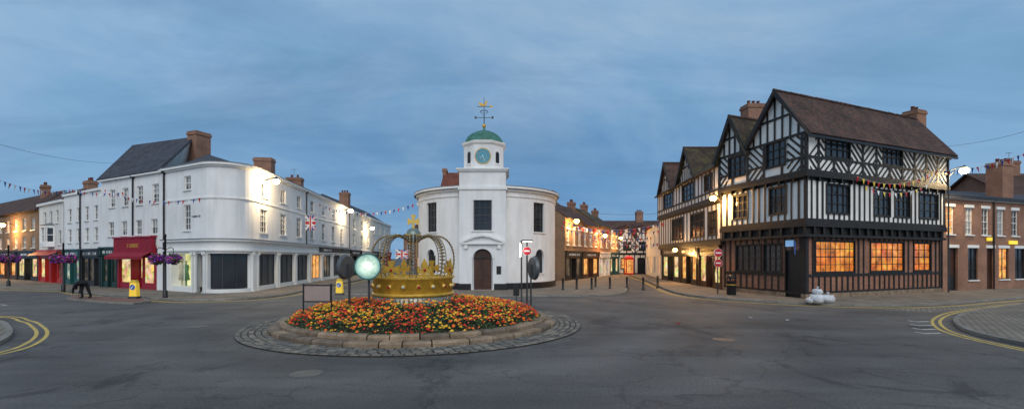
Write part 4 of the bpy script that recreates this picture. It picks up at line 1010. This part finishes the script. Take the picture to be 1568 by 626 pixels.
# ================= street furniture =================
def zg(x,y):
    r=math.hypot(x-IX,y-IY); return bedz(r) if r<4.2 else 0
def round_sign(px,d,zc,r,facing,face,name='keep_left_sign',back=DGREY,thick=.12,blue=None):
    c=at(px,d); z0=zg(c.x,c.y); o=Obj(name,(c.x,c.y,0)); f=Vector((math.sin(facing),-math.cos(facing),0))
    o.cyl('post',DGREY,(c.x,c.y,z0-.05),(c.x,c.y,zc+r*.3),.04,.04,10)
    cc=Vector((c.x,c.y,zc)); o.cyl('casing',back,cc+f*.05,cc+f*(.05+thick),r*.93,r,28,True); o.cyl('rim',back,cc+f*(.05+thick),cc+f*(.07+thick),r*1.03,r*1.03,28)
    o.cyl('face',face,cc+f*(.07+thick),cc+f*(.085+thick),r*.93,r*.93,28)
    if blue:
        w=Vector((-f.y,f.x,0)); b0=cc+f*(.09+thick)
        def q(x,z): return b0+w*x*r+Vector((0,0,z*r))
        o.add('arrow',FW,[q(.45,.55),q(.55,.45),q(-.15,-.3),q(-.25,-.2)],[(0,1,2,3)]); o.add('arrow',FW,[q(-.5,-.5),q(.1,-.5),q(-.5,.1)],[(0,1,2)])
    return o
o=round_sign(565,14.6,2.03,.41,R_(5),DISCE,'illuminated_round_sign',TEALP); c=at(565,14.6)
o.light((c.x+.02,c.y-.45,2.05),8,(.85,1,.85),.15); o.finish()
CASE=M('grey_sign_casing',(.10,.11,.12),.4,.2,4,metal=.3)
round_sign(535,15.2,2.0,.40,R_(-112),BLUEP,'keep_left_sign',CASE,blue=1).finish()
round_sign(813,20.5,1.85,.52,R_(112),BLUEP,'keep_left_sign',CASE,blue=1).finish()
def noentry(px,d,zc,r,name='no_entry_sign',base=True,facing=0,zpost=None):
    c=at(px,d); o=Obj(name,(c.x,c.y,0)); f=Vector((math.sin(facing),-math.cos(facing),0)); w=Vector((-f.y,f.x,0))
    o.cyl('post',DGREY,(c.x,c.y,0),(c.x,c.y,zpost or zc+r),.04,.04,8); cc=Vector((c.x,c.y,zc))
    o.cyl('plate',FW,cc+f*.045,cc+f*.07,r,r,24); o.cyl('face',FR,cc+f*.07,cc+f*.076,r*.94,r*.94,24)
    b=cc+f*.08; o.add('bar',FW,[b-w*r*.65-Vector((0,0,r*.16)),b+w*r*.65-Vector((0,0,r*.16)),b+w*r*.65+Vector((0,0,r*.16)),b-w*r*.65+Vector((0,0,r*.16))],[(0,1,2,3)])
    return o
SL=E('sign_lamp',(1,.97,.85),3)
o=noentry(807,20.6,2.62,.19,zpost=3.1); c=at(807,20.6)
o.box('lamp_box',SL,(c.x-.33,c.y-.1,2.35),(c.x-.27,c.y+.05,2.95)); o.box('lamp_box',DGREY,(c.x-.265,c.y-.12,2.3),(c.x-.235,c.y+.08,3.1)); o.box('lamp_box',SL,(c.x-.2,c.y-.15,3.02),(c.x+.22,c.y,3.05)); o.box('lamp_box',DGREY,(c.x-.22,c.y-.17,3.055),(c.x+.24,c.y+.05,3.12))
o.cyl('post',DGREY,(c.x-.25,c.y,0),(c.x-.25,c.y,3.1),.035,.035,8)
o.light((c.x-.42,c.y-.25,2.7),18,(1,.95,.8),.1)
o.box('post_plate',BLACK,(c.x-.62,c.y-.02,.6),(c.x-.35,c.y+.02,1.15)); o.box('post_plate',BLACK,(c.x-.5,c.y,0),(c.x-.46,c.y+.04,.6)); o.finish()
o=noentry(1099,28,2.62,.27,facing=R_(5)); c=at(1099,28); o.cyl('face_lower',FW,(c.x,c.y-.045,2.0),(c.x,c.y-.07,2.0),.25,.25,24); o.cyl('face_lower',FR,(c.x,c.y-.07,2.0),(c.x,c.y-.076,2.0),.235,.235,24); o.box('face_lower',FW,(c.x-.15,c.y-.085,1.965),(c.x+.15,c.y-.078,2.035)); o.finish()
c=at(486,14.4); z0=zg(c.x,c.y); o=Obj('notice_board',(c.x,c.y,0))
for dx in (-.44,.44): o.cyl('posts',BLACK,(c.x+dx,c.y,z0-.05),(c.x+dx,c.y,1.5),.025,.025,8)
o.box('panel',M('board_pinkgrey',(.33,.25,.23),.6,.1),(c.x-.40,c.y-.02,.95),(c.x+.40,c.y+.01,1.43))
for z in (.92,1.43): o.box('frame',BLACK,(c.x-.46,c.y-.03,z),(c.x+.46,c.y+.02,z+.035))
for dx in (-.44,.41): o.box('frame',BLACK,(c.x+dx,c.y-.028,.955),(c.x+dx+.03,c.y+.018,1.43))
o.finish()
for px,py in ((206,459.5),(520,451)):
    c=gp(px,py); zb=.105 if px<300 else 0; o=Obj('traffic_bollard',(c.x,c.y,0)); 
    def bx(part,m,w,dd,z0,z1,w2=None): 
        w2=w2 or w; vs=[(c.x+x,c.y+y,z0) for x,y in((-w,-dd),(w,-dd),(w,dd),(-w,dd))]+[(c.x+x,c.y+y,z1) for x,y in((-w2,-dd*.85),(w2,-dd*.85),(w2,dd*.85),(-w2,dd*.85))]; o.hexa(part,m,vs)
    bx('base',DGREY,.24,.18,zb,zb+.12); bx('body',E('bollard_yellow',(.85,.55,.05),.35),.20,.13,zb+.12,zb+.85,.17); bx('cap',YEL,.17,.11,zb+.85,zb+1.0,.11)
    cc=Vector((c.x,c.y-.128,zb+.62)); o.cyl('disc',FW,cc,cc+Vector((0,-.02,0)),.15,.15,20); o.cyl('disc',BLUEP,cc+Vector((0,-.02,0)),cc+Vector((0,-.026,0)),.138,.138,20)
    o.add('disc',FW,[cc+Vector((x,-.03,z)) for x,z in((.07,.05),(.05,.08),(-.05,-.02),(-.08,.02),(-.08,-.08),(.02,-.08),(-.02,-.05))],[(0,1,2,3,4,5,6)]); o.finish()
for px,py in ((862,446),(883,445),(906,445),(934,444),(960,443),(985,444),(1007,441),(912,441)):
    c=gp(px,py); o=Obj('bollard',(c.x,c.y,0)); o.lathe('body',BLACK,(c.x,c.y,0),[(.12,0),(.12,.15),(.08,.18),(.075,.8),(.1,.83),(.1,.88),(.06,.92),(.02,.98)],12); o.finish()
c=at(1120,27.2); o=Obj('litter_bin',(c.x,c.y,0)); o.lathe('body',BLACK,(c.x,c.y,0),[(.24,.12),(.27,.2),(.27,.85),(.30,.88),(.30,.93)],16); o.lathe('hood',BLACK,(c.x,c.y,0),[(.25,1.1),(.3,1.12),(.27,1.22),(.12,1.3),(.02,1.32)],16)
for a in range(4): t=R_(90*a+45); o.cyl('hood_posts',BLACK,(c.x+.25*math.cos(t),c.y+.25*math.sin(t),.92),(c.x+.25*math.cos(t),c.y+.25*math.sin(t),1.12),.025,.025,6)
o.lathe('band',GOLDP,(c.x,c.y,0),[(.272,.7),(.275,.7),(.275,.75),(.272,.75)],16); o.finish()
o=Obj('bin_bags',tuple(gp(1262,468)))
for px,py,r in ((1253,466,.32),(1271,465,.30),(1262,463.5,.30),(1245,465,.2),(1265,459.9,.22)):
    c=gp(px,468); c=Vector((c.x,c.y+(467-py)*.09)); zb=.12+(r*.72 if py>462 else .52)
    c3=Vector((c.x,c.y,zb)); n,m=18,11; vs=[];fs=[]
    for k in range(m+1):
        f=-math.pi/2+math.pi*k/m
        for i in range(n):
            t=2*math.pi*i/n; q=r*(1+.22*mn.noise(Vector((math.cos(t)*2.6+px,math.sin(t)*2.6,f*2.4)))+.06*math.sin(t*7+f*3))*(1 if k<m-2 else .75)
            vs.append(c3+Vector((q*math.cos(f)*math.cos(t),q*math.cos(f)*math.sin(t),max(q*math.sin(f)*.85,-r*.70))))
    for k in range(m):
        for i in range(n): fs.append((k*n+i,k*n+(i+1)%n,(k+1)*n+(i+1)%n,(k+1)*n+i))
    o.add('bags',BAGM,vs,fs,True); top=c3+Vector((0,0,r*.74)); o.cyl('knots',BAGM,top,top+Vector((.03,0,.09)),.03,.07,7)
o.finish()
for px,py,m in ((1037,496,FR),(1205,491,FW),(1150,487,FW),(1020,478,FW),(1212,465,FW)):
    c=gp(px,py); o=Obj('litter',(c.x,c.y,0)); vs=[(c.x+random.uniform(-.1,.1),c.y+random.uniform(-.08,.08),random.uniform(.01,.07)) for _ in range(6)]; o.add('paper',m,vs,[(0,1,2),(1,3,2),(2,3,4),(3,5,4)]); o.finish()
c=at(963,60.5); o=Obj('telephone_box',(c.x,c.y,0)); x,y=c; h=.45
for sx in (-1,1):
    for sy in (-1,1): o.box('frame',REDP,(x+sx*h-.06,y+sy*h-.06,0),(x+sx*h+.06,y+sy*h+.06,2.3))
o.box('glazing',LITW,(x-h+.02,y-h+.02,.3),(x+h-.02,y+h-.02,2.1)); o.box('frame',REDP,(x-h,y-h-.03,0),(x+h,y+h+.03,.35)); o.box('frame',REDP,(x-h-.08,y-h-.08,2.1),(x+h+.08,y+h+.08,2.35)); o.lathe('roof',REDP,(x,y,0),[(.62,2.35),(.5,2.5),(.2,2.6),(.02,2.62)],4,R_(45),False)
for k in range(6): o.box('bars',REDP,(x-h,y-h-.02,.6+k*.25),(x+h,y-h+.01,.63+k*.25))
for k in (-.2,.2): o.box('bars',REDP,(x+k-.02,y-h-.022,.35),(x+k+.02,y-h+.008,2.1))
o.finish()
def wall_lamp(base,head,bulb,en,col,name='street_lamp',r=.19):
    base=Vector(base);head=Vector(head); o=Obj(name,tuple(base)); mid_=(base+head)/2+Vector((0,0,.18))
    o.tube('bracket',BLACK,[base,mid_,head+Vector((0,0,.28))],.03,6); o.tube('bracket',BLACK,[base-Vector((0,0,.35)),mid_],.02,5)
    o.lathe('lantern_cap',BLACK,head,[(.02,.34),(.08,.27),(.2,.19),(.22,.16),(.05,.16)],12)
    o.ball('bulb',bulb,head,r,14,10,(1,1,.8)); o.light(head-Vector((0,0,.32)),en,col,.2); o.finish()
W_=(1,.72,.38);S_=(1,.52,.16)
def wl_on(p,px,z,out,bulb,en,col,lo=None,hi=None,r=.19):
    s=p.S(px,lo,hi); wall_lamp(p.P(s,z,.02),p.P(s,z,out),bulb,en,col,r=r)
wl_on(pw,400,7.55,1.0,BULB_W,620,W_,9,pw.L,.22); wl_on(pw,523,7.7,1.0,BULB_W,520,W_,9,pw.L,.28)
wall_lamp(pa.P(.15,6.3,.35),pa.P(.15,6.3,1.0),BULB_Y,620,S_,r=.22)
q=pa.P(TA,7.9,.45); hd=q+Vector((fd.x,fd.y,0))*.75+Vector((.1,-.5,0)); wall_lamp(q,hd,BULB_W,620,W_,r=.25)
wl_on(pr1,871,5.9,.8,BULB_Y,600,S_,r=.26);wl_on(pr1,915,4.9,.9,BULB_Y,550,S_,r=.24);wl_on(pr1,940,4.9,.9,BULB_Y,500,S_,r=.24)
wl_on(P3,25,5.6,1.0,BULB_Y,700,S_,r=.25);wl_on(pt,560,6.5,.9,BULB_W,420,W_,r=.28)
wl_on(pbp,1050,3.0,.9,BULB_Y,380,S_)  # extra sodium lamp, added to yellow the paving by the timber shop
def basket(o,c):
    rb=random.Random(int(c.x*10)); o.lathe('basket',BLACK,c,[(.06,-.32),(.2,-.2),(.27,0)],10)
    V={m.name:(m,[],[]) for m in (LEAFS[0],LEAFS[1],PURP,PINK)}
    for i in range(420):
        u=Vector((rb.gauss(0,1),rb.gauss(0,1),rb.gauss(0,.8))).normalized()*rb.uniform(.2,.42); u.z=u.z*.8
        m=rb.choice((LEAFS[0],LEAFS[1],PURP,PINK,PURP)); l=rb.uniform(.05,.09); a=Vector((rb.uniform(-1,1),rb.uniform(-1,1),rb.uniform(-1,1))).normalized(); b=a.orthogonal().normalized(); q=c+u
        _,vv,ff=V[m.name]; k=len(vv); vv.extend([q-a*l,q+b*l*.6,q+a*l,q-b*l*.6]); ff.append((k,k+1,k+2,k+3))
    for m,vv,ff in V.values(): o.add('blooms',m,vv,ff)
def basket_post(px,d,h,name='flower_basket_post'):
    c=at(px,d); o=Obj(name,(c.x,c.y,0)); o.lathe('post',BLACK,(c.x,c.y,0),[(.12,0),(.12,.5),(.06,.55),(.05,h),(.08,h+.02),(.02,h+.15)],12)
    for sx in (-1,1):
        o.tube('arms',BLACK,[Vector((c.x,c.y,2.75)),Vector((c.x+sx*.3,c.y,2.9)),Vector((c.x+sx*.45,c.y,2.8)),Vector((c.x+sx*.45,c.y,2.55))],.02,5); basket(o,Vector((c.x+sx*.45,c.y,2.25)))
    o.finish()
basket_post(253,25.2,3.5);basket_post(97,31,3.2);basket_post(13,36,3.2)
def bunting(a,b,sag,n,cols,fl=.26,name='bunting'):
    a=Vector(a);b=Vector(b);o=Obj(name,tuple((a+b)/2)); pts=[]
    for k in range(n*2+1):
        t=k/(n*2); pts.append(a.lerp(b,t)-Vector((0,0,sag*4*t*(1-t))))
    o.tube('cord',FW,pts,.008,3)
    for k in range(n):
        p=pts[2*k];q=pts[2*k+1]; d=(q-p); l=d.length; w=min(l,fl*.8); q=p+d.normalized()*w; m=cols[k%len(cols)]; sw=Vector((random.uniform(-.08,.08),random.uniform(-.08,.08),-fl))
        c=(p+q)/2+sw; o.add('pennants',m,[p,q,c],[(0,1,2)])
    o.finish()
RWB=[FR,FW,FB]
def pt3(px,py,d): q=at(px,d); return (q.x,q.y,zat(py,d))
bunting(pt3(-40,258,22),pt3(110,290,33),.5,22,RWB,.33);bunting(pt3(110,290,33),pt3(200,293,30),.2,14,RWB,.3);bunting(pt3(160,290,33),pt3(312,302,27),.5,22,RWB,.3)
bunting(pt3(489,312,44),pt3(645,308,35),.9,26,RWB,.32)
bunting(pt3(1432,262,28),pt3(1600,222,24),.35,22,RWB,.36)
bunting(pt3(1312,270,25.6),pt3(1432,262,28.5),.6,16,[FR,YEL],.3);bunting(pt3(1325,285,25.2),pt3(1425,280,28),.5,12,[YEL,FR,FW],.3)
for i,(x0,y0,d0,x1,y1,d1) in enumerate(((862,338,40,1012,352,46),(872,345,46,1020,340,42),(880,352,50,1000,362,55),(868,350,42,985,366,60),(860,345,38,960,372,60),(900,360,52,1010,372,50))):
    bunting(pt3(x0,y0,d0),pt3(x1,y1,d1),.6,22,RWB,.4)
bunting(pt3(1002,350,58),pt3(1095,395,30),.3,16,RWB,.3)
bunting(pt3(596,350,80),pt3(655,362,40),.5,20,RWB,.3)
def cable(a,b,sag,r=.015):
    a=Vector(a);b=Vector(b);o=Obj('overhead_cable',tuple(a)); o.tube('cable',BLACK,[a.lerp(b,t/12)-Vector((0,0,sag*4*(t/12)*(1-t/12))) for t in range(13)],r,4); o.finish()
cable(pt3(-60,203,24),pt3(180,250,34),.4,.01);cable(pt3(1438,225,29),pt3(1640,178,24),.3,.01)
cable(pt3(855,320,38),pt3(1013,326,45),.3)
def aerial(x,y,z):
    o=Obj('tv_aerial',(x,y,z)); o.cyl('mast',DGREY,(x,y,z),(x,y,z+.9),.015,.015,5); o.cyl('boom',DGREY,(x-.35,y,z+.85),(x+.35,y,z+.85),.01,.01,4)
    for k in range(7): o.cyl('elements',DGREY,(x-.3+k*.1,y-.15,z+.85),(x-.3+k*.1,y+.15,z+.85),.006,.006,3)
    o.finish()
aerial(-22.8,47.8,10.7);aerial(50,46,12.0)
def uflag(p,w,h,dirv,name='union_flag',pole=True):
    p=Vector(p);u=Vector((dirv[0],dirv[1],0)).normalized();n=Vector((u.y,-u.x,0));o=Obj(name,tuple(p))
    def poly(m,pts,l):
        for sg in (1,-1): o.add('cloth',m,[p+u*(x*w)+Vector((0,0,y*h))+n*(.003*l*sg)+n*.04*math.sin(x*5) for x,y in pts],[tuple(range(len(pts)))])
    poly(FB,[(0,0),(1,0),(1,1),(0,1)],1)
    for a,b in (((0,0),(1,1)),((0,1),(1,0))):
        s=1 if b[1]>a[1] else -1
        for m,t,l in ((FW,.13,2),(FR,.05,3)): poly(m,[(a[0],a[1]),(a[0]+t,a[1]),(b[0],b[1]-s*t),(b[0],b[1]),(b[0]-t,b[1]),(a[0],a[1]+s*t)],l)
    for m,t,l in ((FW,.17,4),(FR,.10,5)):
        poly(m,[(0,.5-t),(1,.5-t),(1,.5+t),(0,.5+t)],l); poly(m,[(.5-t*.6,0),(.5+t*.6,0),(.5+t*.6,1),(.5-t*.6,1)],l+.5)
    if pole: o.cyl('pole',FW,p-Vector((0,0,.2)),p+Vector((0,0,h+.2)),.02,.02,6)
    o.finish()
s=pw.S(462,9,pw.L); q=pw.P(s,4.7,.3); uflag(q,.85,1.25,(1,.1))
uflag(pt3(606,396,60),1.6,1.2,(1,.1),pole=True)

# ================= bending person =================
def person():
    c=gp(129,459.3); zb=.105; 
    J={'pel':(0,0,.82),'sp1':(-.12,0,.90),'sp2':(-.28,0,.84),'neck':(-.40,0,.70),'head0':(-.45,0,.63),
       'hipL':(.02,-.1,.78),'knL':(-.04,-.13,.43),'anL':(.04,-.14,.07),'toL':(-.14,-.15,.03),
       'hipR':(.03,.1,.78),'knR':(.12,.13,.43),'anR':(.24,.14,.07),'toR':(.07,.15,.03),
       'shL':(-.34,-.18,.74),'elL':(-.40,-.22,.49),'wrL':(-.48,-.16,.27),
       'shR':(-.34,.18,.74),'elR':(-.38,.22,.49),'wrR':(-.44,.16,.26)}
    Rd={'pel':.17,'sp1':.16,'sp2':.16,'neck':.065,'head0':.06,'hipL':.12,'knL':.08,'anL':.055,'toL':.04,'hipR':.12,'knR':.08,'anR':.055,'toR':.04,'shL':.08,'elL':.06,'wrL':.038,'shR':.08,'elR':.06,'wrR':.038}
    Ed=[('pel','sp1'),('sp1','sp2'),('sp2','neck'),('neck','head0'),('pel','hipL'),('hipL','knL'),('knL','anL'),('anL','toL'),('pel','hipR'),('hipR','knR'),('knR','anR'),('anR','toR'),('sp2','shL'),('shL','elL'),('elL','wrL'),('sp2','shR'),('shR','elR'),('elR','wrR')]
    ks=list(J); me=bpy.data.meshes.new('body'); me.from_pydata([J[k] for k in ks],[(ks.index(a),ks.index(b)) for a,b in Ed],[])
    me.materials.append(CLOTHB); b=bpy.data.objects.new('clothed_body',me); bpy.context.scene.collection.objects.link(b)
    md=b.modifiers.new('skin','SKIN'); md.use_smooth_shade=True
    for i,k in enumerate(ks):
        sv=me.skin_vertices[0].data[i]; sv.radius=(Rd[k],Rd[k]); sv.use_root=(k=='pel')
    b.modifiers.new('sub','SUBSURF').levels=2; b.modifiers['sub'].render_levels=2
    o=Obj('person',(c.x,c.y,zb)); B=Vector((c.x,c.y,zb))
    h=B+Vector((-.52,0,.57)); o.ball('head',SKIN,h,.10,14,10,(1.1,.85,1.15)); o.ball('hair',HAIR,h+Vector((.02,0,.03)),.112,14,10,(1.05,.88,1.1))
    for sy in (-1,1): o.ball('ears',SKIN,h+Vector((.02,sy*.095,-.01)),.025,6,4); o.ball('eyes',BLACK,h+Vector((-.09,sy*.035,-.035)),.012,6,4)
    o.cyl('nose',SKIN,h+Vector((-.09,0,-.04)),h+Vector((-.13,0,-.07)),.012,.018,6); o.ball('mouth',DOORB,h+Vector((-.075,0,-.085)),.02,6,4,(.6,1,.4))
    for wr in (Vector((-.48,-.16,.27)),Vector((-.44,.16,.26))):
        p0=B+wr; o.ball('hands',SKIN,p0+Vector((-.02,0,-.06)),.045,8,6,(.6,1,1.1))
        for k in range(4):
            y=-.03+.02*k; a=p0+Vector((-.02,y,-.10)); l=[.06,.075,.07,.05][k]; m_=a+Vector((-.015,0,-l*.5)); o.cyl('hands',SKIN,a,m_,.009,.008,6); o.cyl('hands',SKIN,m_,m_+Vector((.01,0,-l*.5)),.008,.006,6)
        a=p0+Vector((-.02,-.04,-.05)); o.cyl('hands',SKIN,a,a+Vector((-.02,-.03,-.05)),.011,.008,6)
    r=o.finish(); b.parent=r
person()

# ================= sky, sun, camera =================
w=bpy.data.worlds.new('World'); bpy.context.scene.world=w; w.use_nodes=True; nt=w.node_tree; nt.nodes.clear()
out=nt.nodes.new('ShaderNodeOutputWorld'); add=nt.nodes.new('ShaderNodeAddShader')
sky=nt.nodes.new('ShaderNodeTexSky'); sky.sky_type='NISHITA'; sky.sun_disc=False; sky.sun_elevation=R_(36); sky.sun_rotation=R_(188)
b1=nt.nodes.new('ShaderNodeBackground'); b1.inputs[1].default_value=.012; nt.links.new(sky.outputs[0],b1.inputs[0])
tc_=nt.nodes.new('ShaderNodeTexCoord'); sx=nt.nodes.new('ShaderNodeSeparateXYZ'); nt.links.new(tc_.outputs['Generated'],sx.inputs[0])
def mth(op_,a,b=None,c=None):
    m=nt.nodes.new('ShaderNodeMath'); m.operation=op_
    for i,v in enumerate((a,b,c)):
        if v is None: continue
        if isinstance(v,(int,float)): m.inputs[i].default_value=v
        else: nt.links.new(v,m.inputs[i])
    return m.outputs[0]
zc=mth('MAXIMUM',sx.outputs[2],0.); den=mth('ADD',zc,.13)
cb_=nt.nodes.new('ShaderNodeCombineXYZ'); nt.links.new(mth('DIVIDE',sx.outputs[0],den),cb_.inputs[0]); nt.links.new(mth('DIVIDE',sx.outputs[1],den),cb_.inputs[1])
grad=ramp(nt,zc,[(0,(.13,.31,.56)),(.10,(.075,.225,.46)),(.24,(.085,.225,.43)),(.36,(.16,.32,.52)),(.5,(.24,.39,.57)),(1,(.36,.47,.60))])
ax=mth('MULTIPLY',mth('ABSOLUTE',mth('SUBTRACT',sx.outputs[0],-.02)),1.15)
side=ramp(nt,ax,[(.12,(0,0,0)),(.8,(1,1,1))])
c=mixc(nt,grad,(.25,.44,.65,1),mth('MULTIPLY',side,.6))
n1=noise(nt,cb_.outputs[0],.62,8,.6,.5); f1=ramp(nt,n1,[(.44,(0,0,0)),(.66,(1,1,1))])
zf=ramp(nt,zc,[(.08,(.2,)*3),(.4,(1,)*3)])
c=mixc(nt,c,(.46,.58,.70,1),mth('MULTIPLY',mth('MULTIPLY',f1,.62),zf))
mp=nt.nodes.new('ShaderNodeMapping'); mp.inputs['Scale'].default_value=(.55,1.7,1); mp.inputs['Location'].default_value=(5,2,0); nt.links.new(cb_.outputs[0],mp.inputs[0])
n2=noise(nt,mp.outputs[0],.8,8,.62,.7); f2=ramp(nt,n2,[(.46,(0,0,0)),(.70,(1,1,1))]); c=mixc(nt,c,(.085,.19,.345,1),mth('MULTIPLY',f2,.55))
b2_=nt.nodes.new('ShaderNodeBackground'); b2_.inputs[1].default_value=1.0; nt.links.new(c,b2_.inputs[0])
nt.links.new(b1.outputs[0],add.inputs[0]);nt.links.new(b2_.outputs[0],add.inputs[1]);nt.links.new(add.outputs[0],out.inputs[0])
sl_=bpy.data.lights.new('sun','SUN'); sl_.energy=1.65; sl_.angle=R_(55); sl_.color=(1,.94,.85)
so=bpy.data.objects.new('sun',sl_); so.rotation_euler=(R_(54),0,R_(8)); bpy.context.scene.collection.objects.link(so)
cam=bpy.data.cameras.new('camera'); cam.sensor_width=36; cam.lens=36*F/1568; cam.shift_y=82/1568; cam.clip_end=3000; cam.clip_start=.1
co=bpy.data.objects.new('camera',cam); co.location=(0,0,CH); co.rotation_euler=(R_(90),0,0); bpy.context.scene.collection.objects.link(co)
bpy.context.scene.camera=co
vs=bpy.context.scene.view_settings; vs.view_transform='Standard'; vs.look='None'; vs.exposure=0
